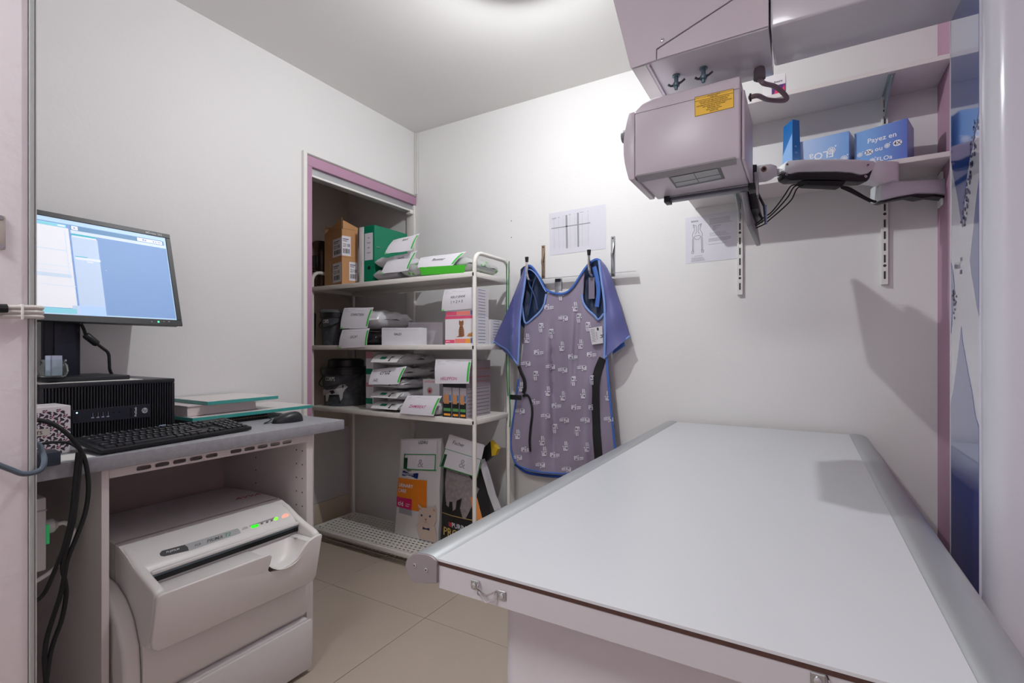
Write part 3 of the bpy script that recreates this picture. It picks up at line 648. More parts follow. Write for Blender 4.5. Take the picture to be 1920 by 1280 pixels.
MB().box(-1.562, -1.548, .668, 1.130, .535, .546).build('slot_bezel', ivory, pr, bevel=.004, seg=3)
# control panel lies on the sloping front
A0, B0 = V(-1.63, 0, .580), V(-1.566, 0, .541)
pn = V(B0.z-A0.z, 0, -(B0.x-A0.x)); pn.normalize()
if pn.z < 0: pn = -pn
lift = lambda e: A0+pn*e
def cpn(u, v, e): return RP(u, v, lift(e), pn)
def plate(pts, e, th, m, name, par): return MB().prism([cpn(u, v, e) for u, v in pts], -pn*th).build(name, m, par)
npl = plate([(299, 1037), (303, 1032), (346, 1020.5), (445, 990), (449, 993), (452, 999), (355, 1032), (308, 1043), (301, 1042)], .0022, .002, mat('panel_silver', (196, 198, 200), .3, .5), 'name_plate', pr)
plate([(299.5, 1037), (303.5, 1032.3), (346, 1021), (352, 1025), (354, 1031.5), (308, 1042.5), (301.5, 1041.5)], .0026, .0004, mat('plate_dark', (88, 88, 90), .3, .4), 'brand_block', npl)
q = Quad(*[cpn(u, v, .0028) for u, v in ((306, 1032), (350, 1020), (352, 1030), (308, 1042))])
m = MB(); q.text(m, 'FUJIFILM', .1, .72, .42, wmax=.8, shear=.2); m.build('printed_brand', inkw, npl, fixn=False)
q = Quad(*[cpn(u, v, .0024) for u, v in ((358, 1018), (448, 990), (450, 1000), (360, 1030))])
m = MB(); q.text(m, 'FCR', .06, .72, .3, shear=.2); q.text(m, 'PRIMA', .30, .78, .5, shear=.25, wmax=.36); m.build('printed_model', mat('ink_grey', (84, 86, 88), .5), npl, fixn=False)
m = MB(); q.text(m, 'T2', .68, .76, .52, shear=.2); m.build('printed_series', mat('ink_green', (20, 150, 110), .5), npl, fixn=False)
def ell(u, v, a, b, n=16, sk=-.28): return [(u+a*math.cos(2*math.pi*k/n), v+b*math.sin(2*math.pi*k/n)+sk*a*math.cos(2*math.pi*k/n)) for k in range(n)]
plate(ell(459.5, 991, 6, 4), .0016, .0015, mat('button_grey', (188, 184, 180), .4), 'round_button', pr)
bz = plate([(466, 989), (468, 985), (514, 969.5), (520, 969), (523, 972), (519, 976.5), (474, 991), (468, 992)], .0014, .0013, mat('bezel_grey', (158, 152, 156), .35), 'button_bar', pr)
plate([(470, 985.5), (484, 981.3), (485.5, 986.5), (472, 990.5)], .0022, .0006, mat('lcd_green', (40, 200, 30), .3, emit=1.2), 'display', bz)
for u, v in ((491, 981), (501, 978.3), (509.5, 975.5)): plate(ell(u, v, 2.6, 1.8, 8), .0022, .0006, mat('key_grey', (110, 104, 110), .4), 'button', bz)
plate(ell(517.5, 972, 4, 3.2, 12), .0024, .0008, mat('led_green', (120, 225, 60), .3, emit=1.0), 'status_light', bz)
plate(ell(535, 967, 7, 4.6), .0018, .0016, mat('power_orange', (240, 170, 150), .3, emit=.5), 'power_button', pr)
for k in range(5): MB().box(-1.700+.004*k, -1.640+.004*k, .5955, .5962, .372-.016*k, .379-.016*k).build('vent_slot', mat('vent_dark', (92, 88, 86), .7), pr)
MB().box(-1.665, -1.628, .5955, .5962, .218, .262).build('rating_label', mat('rating_grey', (120, 118, 120), .5), pr)
m = MB(); q = Quad(*[RP(u, v, V(0, 0, .6035), V(0, 0, 1)) for u, v in ((440, 934), (462, 929), (464, 933), (442, 938))]); q.text(m, 'AVVA', 0, .9, .8); m.build('printed_mark', mat('ink_red', (190, 60, 70), .5), pr, fixn=False)
m = MB(); q = Quad(V(-1.53, 1.085, .5036), V(-1.53, 1.105, .5036), V(-1.515, 1.105, .5036), V(-1.515, 1.085, .5036)); q.rects(m, [(.1, .5, .9, .62), (.2, .75, .8, .85), (.3, .15, .7, .4)]); m.build('printed_symbol', MATS['ink_grey'], pr, fixn=False)
# ------------------------------------------------------------------ computer
pcx, pya, pyb, pz1 = -1.83, .513, .857, 1.062
pc = thing('desktop_computer', 'black desktop computer lying flat with a ribbed front under the monitor', 'computer', (-2.0, .69, DZ))
pcb = mat('pc_black', (40, 41, 46), .35, var=.05)
MB().box(XL+.002, pcx-.02, pya, pyb, DZ+.006, pz1).build('case', pcb, pc, bevel=.002)
for x in (-2.1, -1.9):
    for y in (pya+.03, pyb-.03): MB().box(x-.015, x+.015, y-.01, y+.01, DZ, DZ+.0058).build('foot', blackr, pc)
fa = MB(); x = pcx
fa.box(x-.0198, x, pya, pyb, pz1-.013, pz1).box(x-.0198, x, pya, pyb, DZ+.006, DZ+.014).box(x-.0198, x, pyb-.010, pyb, DZ+.014, pz1-.013).box(x-.0198, x, pya, pya+.01, DZ+.014, pz1-.013)
fa.build('front_frame', pcb, pc, bevel=.0025)
MB().box(x-.0198, x-.010, pya+.01, pyb-.01, DZ+.014, pz1-.013).build('front_recess', mat('recess_black', (8, 8, 10), .6), pc)
rb = MB(); n = 44
for k in range(n):
    y = pya+.014+(pyb-pya-.028)*k/(n-1); rb.box(x-.0099, x-.0012, y-.0016, y+.0016, DZ+.0142, pz1-.0132)
o = rb.build('front_ribs', mat('rib_black', (44, 45, 50), .35), pc); o['kind'] = 'stuff'
q4 = [RX(u, v, x+.001) for u, v in ((136.5, 769), (282, 757), (282, 781.5), (136.5, 794))]
bar = MB().prism(q4, (-.010, 0, 0)).build('port_bar', mat('bar_navy', (34, 37, 48), .3), pc, bevel=.0005, seg=1)
q = Quad(*q4); 
for s in (.235, .30, .362, .425): q.rects(m := MB(), [(s-.02, .3, s+.02, .68)]); m.build('usb_port', mat('port_black', (8, 8, 10), .4), bar, fixn=False); m = MB(); q.rects(m, [(s-.018, .64, s+.016, .72), (s-.0, .32, s+.004, .66)], e=.0008); m.build('usb_tongue', mat('usb_grey', (170, 174, 200), .4), bar, fixn=False)
for s in (.497, .572): q.disc(m := MB(), s, .42, .003); m.build('audio_jack', MATS['port_black'], bar, fixn=False)
m = MB(); q.disc(m, .046, .22, .0022, e=.0008); m.build('power_light', mat('led_blue', (180, 225, 255), .3, emit=2), bar, fixn=False)
m = MB(); q.rects(m, [(.018, .1, .075, .9)], e=.0003); m.build('power_button', mat('bar_navy2', (26, 30, 42), .25), bar, fixn=False)
m = MB(); q.disc(m, .918, .46, .0085, e=.0007, n=24); m.build('logo_disc', mat('logo_silver', (205, 207, 212), .3, .3), bar, fixn=False)
m = MB(); q.text(m, 'hp', .918, .47, .34, e=.0012, shear=.3, center=True); m.build('logo_letters', mat('bar_navy', (34, 37, 48), .3), bar, fixn=False)
m = MB(); q.text(m, 'ProDesk', .79, .5, .14, e=.0008, rot=math.pi/2, center=True, wmax=None); m.build('printed_model', inkw, bar, fixn=False)
m = MB(); q.rects(m, [(.712, .18, .738, .85)], e=.0003); m.build('eject_slot', MATS['port_black'], bar, fixn=False)
m = MB(); Quad(*[RX(u, v, x-.0005) for u, v in ((298, 797), (311, 795), (311, 806), (298, 808))]).rects(m, [(0, 0, 1, 1)]); m.build('processor_sticker', mat('sticker_blue', (160, 190, 215), .4), pc, fixn=False)
# sheet of paper under the monitor foot
o = MB().box(-2.05, pcx-.004, pya+.0, .765, pz1+.0003, pz1+.0016).build('paper_sheet', mat('paper_white', (232, 230, 226), .6)); tag(o, 'white sheet of paper lying on the black computer under the monitor foot', 'paper')
# ------------------------------------------------------------------ monitor
mn = thing('computer_monitor', 'black widescreen monitor with a lit blue screen on the black computer', 'monitor', (-2.0, .7, pz1+.0018))
al, tau, Hm, Wm = math.radians(3), math.radians(14), .353, .555
rbp = RX(343, 611, -1.95)
e1 = V(math.sin(al), -math.cos(al), 0); nn = V(math.cos(al), math.sin(al), 0)
eu = V(-nn.x*math.sin(tau), -nn.y*math.sin(tau), math.cos(tau)); en = e1.cross(eu); en = en if en.x > 0 else -en
def mm(s, t, d): return rbp+e1*((1-s)*Wm)+eu*((1-t)*Hm)+en*d     # s 0 left..1 right, t 0 top..1 bottom, d toward viewer
def mslab(s0, s1, t0, t1, d0, d1): return MB().hexa([mm(s0, t1, d0), mm(s1, t1, d0), mm(s1, t1, d1), mm(s0, t1, d1), mm(s0, t0, d0), mm(s1, t0, d0), mm(s1, t0, d1), mm(s0, t0, d1)])
mbk = mat('monitor_black', (50, 51, 54), .4)
b1, b2, b3 = .030, .047, .062
mslab(0.005, .995, .01, .99, -.035, -.006).build('back_shell', mbk, mn, bevel=.006)
bz = mslab(0, 1, 0, b2, -.0065, 0); 
for a in ((0, 1, 1-b3, 1), (0, b1, b2, 1-b3), (1-b1, 1, b2, 1-b3)): 
    o2 = mslab(*a, -.0065, 0); bz.add(o2.v, o2.f)
bz.build('bezel', mbk, mn, bevel=.0012, seg=1)
sq = Quad(mm(b1, b2, -.003), mm(1-b1, b2, -.003), mm(1-b1, 1-b3, -.003), mm(b1, 1-b3, -.003))
def scr(name, rgb, rects, e, strength=.75):
    m = MB(); sq.rects(m, rects, e=e); return m.build(name, mat('screen_'+name, rgb, .45, emit=strength*.42, var=.01), scrn, fixn=False)
scrn = MB().prism([p-en*.001 for p in sq.p], en*.001).build('screen', mat('screen_base', (126, 160, 208), .45, emit=.36, var=.04, scale=8), mn)
L0 = .36      # where the visible left part of the screen begins
scr('window_frame', (190, 222, 244), [(0, 0, 1, .045), (.98, .045, 1, .1), (0, .985, 1, 1), (.995, .1, 1, 1)], .0004)
scr('toolbar', (104, 148, 188), [(.46, .05, .985, .1)], .0005)
scr('toolbar_light', (214, 230, 246), [(.46, .1, .995, .135)], .0006)
scr('side_list', (196, 216, 242), [(.46, .17, .592, .995), (.425, .9, .592, .995)], .0007)
scr('side_header', (60, 190, 200), [(.462, .138, .585, .155)], .0009)
scr('list_header', (60, 190, 200), [(.468, .375, .53, .383)], .0009)
scr('side_header_white', (232, 240, 250), [(.462, .156, .587, .172), (.468, .385, .595, .41), (.525, .42, .555, .432)], .001)
scr('patient_panel', (236, 238, 244), [(0, .09, .45, .93)], .0006)
scr('patient_rows', (205, 222, 240), [(0, .33, .43, .34), (0, .50, .44, .506), (0, .55, .44, .555), (0, .58, .44, .62), (0, .70, .455, .706), (.428, .12, .432, .66)], .0009)
scr('patient_header', (140, 215, 230), [(0, .055, .44, .088)], .0008)
scr('patient_footer', (140, 215, 230), [(0, .935, .445, .985)], .0008)
scr('toolbar_buttons', (246, 248, 252), [(.465, .055, .497, .095), (.82, .055, .975, .095), (.40, .065, .435, .08)], .0012)
scr('toolbar_icons', (150, 165, 200), [(.475, .066, .484, .084), (.85, .064, .862, .084), (.866, .066, .874, .086), (.915, .066, .923, .084), (.93, .066, .937, .084), (.945, .07, .968, .08)], .0014)
scr('cursor_dot', (240, 246, 255), [(.617, .49, .6205, .497)], .0012)
m = MB(); Quad(mm(.84, .008, 0), mm(.99, .008, 0), mm(.99, .042, 0), mm(.84, .042, 0)).text(m, 'MDview 232', .1, .8, .62, e=.0006); m.build('printed_model', mat('ink_pale', (210, 212, 214), .5), mn, fixn=False)
m = MB(); Quad(mm(.8, .94, 0), mm(1, .94, 0), mm(1, 1, 0), mm(.8, 1, 0)).disc(m, .28, .45, .0032, e=.0006); m.build('power_light', mat('led_green2', (60, 230, 140), .3, emit=2), mn, fixn=False)
m = MB(); Quad(mm(.8, .94, 0), mm(1, .94, 0), mm(1, 1, 0), mm(.8, 1, 0)).rects(m, [(.08, .4, .1, .55), (.42, .3, .46, .36), (.56, .3, .62, .36)], e=.0006); m.build('button_marks', MATS['ink_pale'], mn, fixn=False)
stm = mat('stand_navy_black', (26, 30, 40), .4)
a, b = RX(83, 650, -2.0), RX(151, 650, -2.0)
sc_ = MB().box(-2.03, -2.0, a.y, b.y, pz1+.016, 1.42).build('stand_column', stm, mn, bevel=.003)
MB().box(-1.9995, -1.994, a.y+.022, b.y-.012, pz1+.016, 1.33).build('column_slider', mat('stand_navy', (30, 36, 50), .35), sc_, bevel=.001)
for dy in (.04, .075): MB().box(-1.9938, -1.993, a.y+dy, a.y+dy+.009, 1.215, 1.29).build('slider_slot', blackp, sc_)
MB().box(-2.11, -1.865, a.y-.03, RX(243, 708, -1.87).y, pz1+.0018, pz1+.0158).build('foot', mat('foot_black', (36, 37, 42), .4), mn, bevel=.003)
c = [RX(u, v, -1.98) for u, v in ((152, 607), (157, 617), (163, 630), (180, 643), (192, 652), (203, 662), (205, 680), (206, 693))]+[RX(211, 704, -2.0)]
MB().tube(curve(c, 6), .0048, 8).build('video_cable', blackr, mn, smooth=True)
MB().tube([RX(160, 627, -1.98), RX(162, 629, -1.98), RX(180, 643, -1.98), RX(183, 645, -1.98)], [.009, .011, .011, .009], 10).build('ferrite', blackp, mn, smooth=True)
# glass jar with notes inside
jx, jy = -1.862, .553
jz = pz1+.0162
glass = mat('clear_glass', (235, 245, 240), .02, trans=1, var=0, ior=1.45)
jr = thing('glass_jar', 'small round glass jar with paper slips beside the monitor stand', 'jar', (jx, jy, jz))
MB().lathe([(.001, jz+.001), (.026, jz+.001), (.031, jz+.006), (.033, jz+.02), (.031, jz+.035), (.027, jz+.043), (.029, jz+.046), (.029, jz+.052), (.0265, jz+.052), (.025, jz+.043), (.029, jz+.035), (.031, jz+.02), (.029, jz+.007), (.001, jz+.004)], (jx, jy, 0), 28, cap=False).build('glass', glass, jr, smooth=True, ang=60)
for dx, dy, a in ((0, -.008, .2), (-.006, .002, .5), (.006, .006, -.3)):
    M = Matrix.Translation((jx+dx, jy+dy, jz+.0075)) @ Matrix.Rotation(a, 4, 'Z')
    MB().box(-.0015, .0015, -.011, .011, 0, .056, M).build('paper_slip', mat('slip_blue', (196, 204, 228), .6), jr)
# patterned tissue box
tb_ = thing('tissue_box', 'white cardboard box with dark and pink star pattern in front of the computer', 'box', (-1.765, .48, DZ))
tx, ty0, ty1, tz1 = -1.715, .41, .545, 1.008
MB().box(-1.822, tx, ty0, ty1, DZ+.0004, tz1).build('carton', mat('carton_patterned', (228, 222, 224), .5), tb_, bevel=.0012, seg=1)
q = Quad(V(tx, ty0, tz1), V(tx, ty1, tz1), V(tx, ty1, DZ), V(tx, ty0, DZ)); dk = MB(); rd = MB(); pk = MB()
def clp(pts): return [(min(max(a, .004), .996), min(max(b, .06), .996)) for a, b in pts]
for i in range(-1, 7):
    for j in range(0, 8):
        cs, ct = (i+(j % 2)*.5)*.205+.0, .09+j*.128
        if not (.0 < cs < 1.02) or ct > .98: continue
        for k in range(4):
            a = k*math.pi/2+.5
            for off in (0, .5):
                a2 = a+off
                pts = [(.012, a2), (.026, a2+.1), (.044, a2+.5), (.052, a2+.85), (.040, a2+.95), (.026, a2+.75)]
                q.poly(dk, clp([(cs+r*math.cos(b)*1.9, ct+.052+r*math.sin(b)*1.9) for r, b in pts]), .0004)
        q.poly(pk, clp([(cs+(.055 if k % 2 == 0 else .014)*math.cos(k*math.pi/4), ct+(.055 if k % 2 == 0 else .014)*math.sin(k*math.pi/4)) for k in range(8)]), .0006)
        q.poly(rd, clp([(cs+(.017 if k % 2 == 0 else .012)*math.cos(k*math.pi/4), ct+(.017 if k % 2 == 0 else .012)*math.sin(k*math.pi/4)) for k in range(8)]), .0008)
for m_, nm, c in ((dk, 'printed_swirls', mat('ink_aubergine', (58, 46, 62), .6)), (pk, 'printed_stars', mat('print_rose', (232, 200, 208), .5)), (rd, 'printed_diamonds', mat('print_crimson', (184, 80, 108), .5))):
    o = m_.build(nm, c, tb_, fixn=False); o['kind'] = 'stuff'
m = MB(); q.rects(m, [(0, .44, .68, .58)], e=.001); m.build('printed_band', mat('print_beige', (205, 196, 188), .5), tb_, fixn=False)
m = MB(); q.text(m, 'DIAMANTS', .12, .55, .07, e=.0014, wmax=.5); m.build('printed_text', mat('ink_aubergine', (58, 46, 62), .6), tb_, fixn=False)
o = MB().box(-1.685, -1.588, .478, .556, DZ+.0003, DZ+.0012).build('paper_slip', mat('paper_white', (232, 230, 226), .6)); tag(o, 'small white paper slip on the worktop left of the keyboard', 'paper')
# power adapter
o = thing('power_adapter', 'dark blue-black power adapter block at the front left corner of the worktop', 'adapter', (-1.57, .43, DZ))
MB().box(-1.61, -1.548, .385, .474, DZ+.0004, DZ+.034).build('block', mat('adapter_navy', (44, 50, 62), .35), o, bevel=.003)
MB().box(-1.62, -1.575, .36, .43, DZ+.035, DZ+.048).build('plug', blackp, o, bevel=.004)
MB().tube(curve([V(-1.60, .42, DZ+.042), V(-1.60, .46, DZ+.05), V(-1.60, .50, DZ+.045), V(-1.575, .515, DZ+.03), V(-1.56, .52, DZ+.008)], 5), .0035, 8).build('lead', blackr, o, smooth=True)
# ------------------------------------------------------------------ keyboard
kb = thing('keyboard', 'black full-size computer keyboard lying on the worktop in front of the computer', 'keyboard', (-1.68, .8, DZ))
k0 = RZ(190, 853, DZ+.002); k1 = RZ(472, 805.5, DZ+.002)
kx = (k1-k0).normalized(); ky = V(0, 0, 1).cross(kx); kd = .145; rise = .024
kyt = (ky*kd+V(0, 0, rise)); kyt.normalize(); kzn = kx.cross(kyt); KL = (k1-k0).length
KM = Matrix(((kx.x, kyt.x, kzn.x, k0.x), (kx.y, kyt.y, kzn.y, k0.y), (kx.z, kyt.z, kzn.z, k0.z), (0, 0, 0, 1)))
MB().box(0, KL, 0, kd, 0, .012, KM).build('base', mat('keyboard_black', (30, 31, 34), .45), kb, bevel=.003)
for xx in (.05, KL-.07):
    pA, pB = KM @ V(xx, kd-.02, 0), KM @ V(xx+.02, kd-.02, 0)
    MB().hexa([V(pA.x, pA.y, DZ), V(pB.x, pB.y, DZ), V(pB.x, pB.y, DZ)+ky*.006, V(pA.x, pA.y, DZ)+ky*.006, pA, pB, pB+ky*.006, pA+ky*.006]).build('foot', blackp, kb)
keym = mat('key_black', (46, 47, 51), .4)
u_ = (KL-.022)/22.8; kc = {}
def key(cx_, cy_, w):
    k = round(w, 2)
    if k not in kc:
        hw, hh = (w*u_-.0032)/2, .0076
        b = MB().hexa([V(-hw, -hh, 0), V(hw, -hh, 0), V(hw, hh, 0), V(-hw, hh, 0), V(-hw+.0016, -hh+.0014, .0055), V(hw-.0016, -hh+.0014, .0055), V(hw-.0016, hh-.002, .0055), V(-hw+.0016, hh-.002, .0055)])
        kc[k] = b.build('key', keym, kb, org=V(0, 0, 0)); o = kc[k]
    else: o = kc[k].copy(); COL.objects.link(o)
    Mk = KM @ Matrix.Translation((cx_, cy_, .0122)); o.matrix_local = Matrix.Translation(-ORG[kb.name]) @ Mk
lg = MB(); rows = [[1.25, 1.25, 1.25, 1.75, 1, 1, 1, 1.25, 1.25, 1.25, 1.75], [1.75]+[1]*11+[2.25], [1.5]+[1]*12+[1.5], [1]*13+[2], [1]+[1]*12+[1, 1]]
rows = [[1.5, 1, 1.25, 6.25, 1.25, 1, 1.25, 1.5], [1.25]+[1]*11+[2.75], [1.75]+[1]*12+[1.25], [1.5]+[1]*12+[1.5], [1]*13+[2], [1]*15]
for r, row in enumerate(rows):
    xx = .011; yy = .014+.0205*r+(.005 if r == 5 else 0)
    for w_ in row:
        key(xx+w_*u_/2, yy, w_)
        if w_ <= 1.3 and r > 0:
            M2 = KM @ Matrix.Translation((xx+w_*u_*.32, yy+.002, .0181)); lg.flat([M2 @ V(0, 0, 0), M2 @ V(.004, 0, 0), M2 @ V(.004, .0028, 0), M2 @ V(0, .0028, 0)])
        xx += w_*u_
    x2 = .011+15.35*u_
    for k in range(3):
        if r in (0, 3, 4, 5) or (r == 1 and k == 1): key(x2+(k+.5)*u_, yy, 1)
    x3 = .011+18.7*u_
    for k in range(4):
        if r == 5: continue
        key(x3+(k+.5)*u_, yy, 1)
        M2 = KM @ Matrix.Translation((x3+(k+.35)*u_, yy+.002, .0181)); lg.flat([M2 @ V(0, 0, 0), M2 @ V(.004, 0, 0), M2 @ V(.004, .0028, 0), M2 @ V(0, .0028, 0)])
o = lg.build('key_legends', mat('legend_grey', (190, 192, 196), .5), kb, fixn=False); o['kind'] = 'stuff'
# ------------------------------------------------------------------ mouse
a, b = RZ(512, 795, DZ), RZ(570, 789, DZ)
mc = (a+b)/2+V(-.015, .006, 0); dr = (b-a).normalized(); pe = V(-dr.y, dr.x, 0)
ms = thing('computer_mouse', 'black computer mouse on the right end of the worktop', 'mouse', (mc.x, mc.y, DZ))
def msf(a, b):
    th = 2*math.pi*a; ph = math.pi/2*b
    l, w_, h = .058*math.cos(th), .031*math.sin(th), .036
    r = math.cos(ph)**.6; z = h*math.sin(ph)*(1+.25*math.cos(th)*r)
    return mc+dr*(l*r)+pe*(w_*r*(1-.15*math.cos(th)))+V(0, 0, z+.0004)
g = MB().grid(msf, 28, 10); g.build('shell', mat('mouse_black', (34, 35, 38), .35), ms, smooth=True, ang=80)
MB().tube([mc-dr*.03+V(0, 0, .027), mc-dr*.040+V(0, 0, .0235)], .0035, 8, flat=(.003, .006)).build('scroll_wheel', blackr, ms, smooth=True)
MB().tube(curve([mc-dr*.055+V(0, 0, .006), mc-dr*.08+V(-.01, 0, .003), V(mc.x-.12, mc.y+.01, DZ+.003), V(-2.03, mc.y+.06, DZ+.003)], 6), .0016, 6).build('lead', blackr, ms, smooth=True)
# ------------------------------------------------------------------ glass plates and the things under them
teal = mat('glass_teal', (64, 160, 152), .15, var=.06, scale=8, coat=.5)
frosted = mat('plate_top', (224, 216, 214), .25)
def plate_glass(name, label, x0, x1, y0, y1, z1, th):
    t = thing(name, label, 'glass plate', ((x0+x1)/2, (y0+y1)/2, z1-th))
    MB().box(x0, x1, y0, y1, z1-th, z1-.0008).build('glass', teal, t, bevel=.0006, seg=1)
    MB().box(x0+.0012, x1-.0012, y0+.0012, y1-.0012, z1-.0007, z1).build('white_face', frosted, t)
zl = .918; 
plate_glass('glass_plate', 'long teal-edged glass plate sticking out over the end of the worktop', -2.148, -1.85, RX(361, 784, -1.85).y, RX(585.5, 758, -1.85).y, zl, .0135)
pp = RX(389, 752.8, -1.87); zu_ = pp.z
plate_glass('glass_plate', 'short teal-edged glass plate on the book, the upper one of two', -2.148, -1.87, pp.y, RX(522, 741, -1.87).y, zu_, .0135)
t = thing('white_book', 'thick white book between the two glass plates', 'book', (-2.0, 1.0, zl))
bk0, bk1 = RX(351.5, 770, -1.90).y, RX(482, 755, -1.90).y
MB().box(-2.14, -1.90, bk0, bk1, zl+.0005, zl+.003).box(-2.14, -1.90, bk0, bk1, zu_-.0165, zu_-.0139).build('cover', mat('book_cover', (206, 196, 198), .5), t, bevel=.0005, seg=1)
MB().box(-2.138, -1.905, bk0+.002, bk1-.002, zl+.0031, zu_-.0166).build('pages', mat('book_pages', (222, 210, 208), .8, var=.06, scale=300, stretch=(.02, .02, 1)), t)
o = MB().box(-2.13, -1.885, bk0+.03, RX(492, 760, -1.885).y, zl+.0001, zl+.0004).build('dark_film', mat('film_dark', (70, 66, 70), .3), bpy.data.objects['white_book'])
t = thing('wooden_bead_mat', 'dark mat with wooden beads lying under the glass plates', 'mat', (-2.0, 1.1, DZ))
MB().box(-2.14, -1.875, .93, 1.22, DZ+.0004, DZ+.008).build('pad', blackr, t)
bd = MB()
for k in range(34): bd.lathe([(.002, -1.874), (.0034, -1.872), (.0034, -1.868), (.002, -1.866)], (0, .935+.0085*k, DZ+.013), 8, 'x')
o = bd.build('beads', mat('bead_wood', (120, 102, 92), .5, var=.4, scale=120), t); o['kind'] = 'stuff'
MB().box(-2.14, -1.876, .93, 1.22, DZ+.0081, zl-.0140).build('spacer', mat('spacer_dark', (40, 38, 38), .6), t)
o = MB().box(-2.12, -2.06, 1.24, 1.31, DZ+.0004, DZ+.006).build('notebook', mat('notebook_black', (28, 28, 32), .5), bevel=.001); tag(o, 'small flat black notebook beside the mouse', 'notebook')
# ------------------------------------------------------------------ cords by the stub wall
t = thing('cord_bundle', 'bundle of black power cords hanging down in front of the desk cabinet', 'cable', (-1.54, .5, 0))
for L, r in (([(70, 787), (95, 793), (120, 808), (143, 832), (159, 862), (166, 910), (160, 960), (142, 1010), (126, 1050), (119, 1090), (112, 1120), (97, 1165), (86, 1205), (84, 1245), (89, 1300)], .0052),
             ([(152, 848), (149, 880), (144, 930), (138, 975), (126, 1022), (117, 1060), (122, 1090), (124, 1115), (116, 1160), (100, 1205), (92, 1240), (84, 1300)], .0050),
             ([(146, 848), (142, 885), (138, 930), (132, 975), (118, 1030), (100, 1075), (84, 1110), (66, 1128)], .0046)):
    MB().tube(curve([RX(u, v, -1.545+.012*math.sin(v*.02)) for u, v in L], 5), r, 9).build('cord', blackr, t, smooth=True)
t = thing('wall_socket_box', 'white power socket box behind the stub wall with a plug in its side', 'socket', (-1.73, .41, .58))
p0 = RX(87, 932, -1.69); p1 = RX(87, 1068, -1.69)
MB().box(-1.79, -1.69, .3225, p0.y, p1.z, p0.z).build('box', whitep, t, bevel=.003)
MB().box(-1.792, -1.688, .3225, p0.y+.001, p0.z-.034, p0.z-.031).build('cover_seam', mat('seam_light', (180, 178, 176), .5), t)
MB().box(-1.735, -1.689, p0.y+.0002, p0.y+.006, RX(87, 1020, -1.69).z, RX(87, 985, -1.69).z).build('indicator', mat('indicator_green', (60, 200, 120), .4, emit=.15), t)
pz = RX(90, 990, -1.70)
pg = MB().lathe([(.014, p0.y+.0005), (.018, p0.y+.004), (.018, p0.y+.02), (.008, p0.y+.03)], (-1.715, 0, pz.z), 16, 'y').build('plug', whitep, t, smooth=True)
MB().tube(curve([V(-1.715, p0.y+.028, pz.z), V(-1.71, p0.y+.045, pz.z), V(-1.70, p0.y+.06, pz.z-.03), V(-1.70, p0.y+.045, pz.z-.075), V(-1.70, p0.y+.012, pz.z-.115), V(-1.70, p0.y-.05, pz.z-.14)], 6), .0055, 8).build('plug_lead', whitep, pg, smooth=True)
t = thing('grey_cables', 'three grey cables strapped together across the edge of the stub wall', 'cable', (-1.19, .33, 1.22))
cg = mat('cable_grey', (198, 194, 188), .5)
for k, v in enumerate((576, 584.5, 593)):
    MB().tube(curve([RX(-60, v+1, -1.189), RX(-10, v, -1.189), RX(30, v, -1.188), RX(60, v, -1.189), V(-1.1885, .330, RX(60, v, -1.189).z), V(-1.194, .3375, RX(60, v, -1.189).z), V(-1.215, .3385, RX(60, v, -1.189).z), V(-1.30, .328, RX(60, v, -1.189).z)], 5), .0042, 9).build('cable', cg, t, smooth=True)
MB().tube([RX(-60, 578, -1.186), RX(13, 578, -1.186)], .0078, 10).build('sleeve', blackr, t, smooth=True)
a, b = RX(40, 570, -1.183), RX(45, 599, -1.183)
MB().box(-1.197, -1.182, a.y, b.y, b.z, a.z).build('cable_tie', trimw, t, bevel=.001)
o = MB().tube(curve([RX(-60, 845, -1.185), RX(-10, 868, -1.185), RX(20, 880, -1.185), RX(45, 888, -1.185), V(-1.185, .333, RX(60, 884, -1.185).z), V(-1.19, .3405, RX(70, 868, -1.19).z), V(-1.21, .3435, RX(74, 850, -1.2).z), V(-1.235, .343, RX(70, 835, -1.21).z), V(-1.30, .329, RX(66, 825, -1.21).z)], 6), .0046, 9).build('data_cable', mat('cable_blue_grey', (76, 88, 100), .45), smooth=True)
tag(o, 'dark blue-grey cable curling round the stub wall edge beside the adapter', 'cable')
t = thing('strike_plate', 'small beige metal strike plate with screws on the stub wall', 'plate', (-1.2, .29, 1.35))
a, b = RX(-12, 402, -1.199), RX(9.5, 469, -1.199)
MB().box(-1.1997, -1.193, a.y, b.y, b.z, a.z).build('plate', mat('plate_beige', (188, 180, 172), .35, .3), t, bevel=.002)
for v in (408, 462): 
    p = RX(2, v, -1.193)
    MB().lathe([(.0045, -1.1929), (.0035, -1.191)], (0, p.y, p.z), 12, 'x').build('screw', steel, t, smooth=True)
# ------------------------------------------------------------------ storage rack
RYf, RYb, RXa, RXb = 1.985, 2.306, -2.597, -1.388
rackw = mat('rack_white', (226, 223, 216), .35, var=.015)
rk = thing('storage_rack', 'white metal storage rack with four shelves standing in the closet doorway', 'shelving unit', ((RXa+RXb)/2, (RYf+RYb)/2, 0))
for x in (RXa, RXb):
    zt_ = 1.635; r = .055
    path = [V(x, RYf, 0), V(x, RYf, zt_-r)]+[V(x, RYf+r-r*math.cos(math.radians(a)), zt_-r+r*math.sin(math.radians(a))) for a in (22, 45, 67, 90)]
    path += [V(x, RYb-r+r*math.sin(math.radians(a)), zt_-r+r*math.cos(math.radians(a))) for a in (0, 22, 45, 67, 90)]+[V(x, RYb, 0)]
    MB().tube(path, .0105, 10).build('end_frame', rackw, rk, smooth=True, ang=50)
LZ = {'top': 1.540, 'mid': 1.183, 'low': .815, 'base': .072}
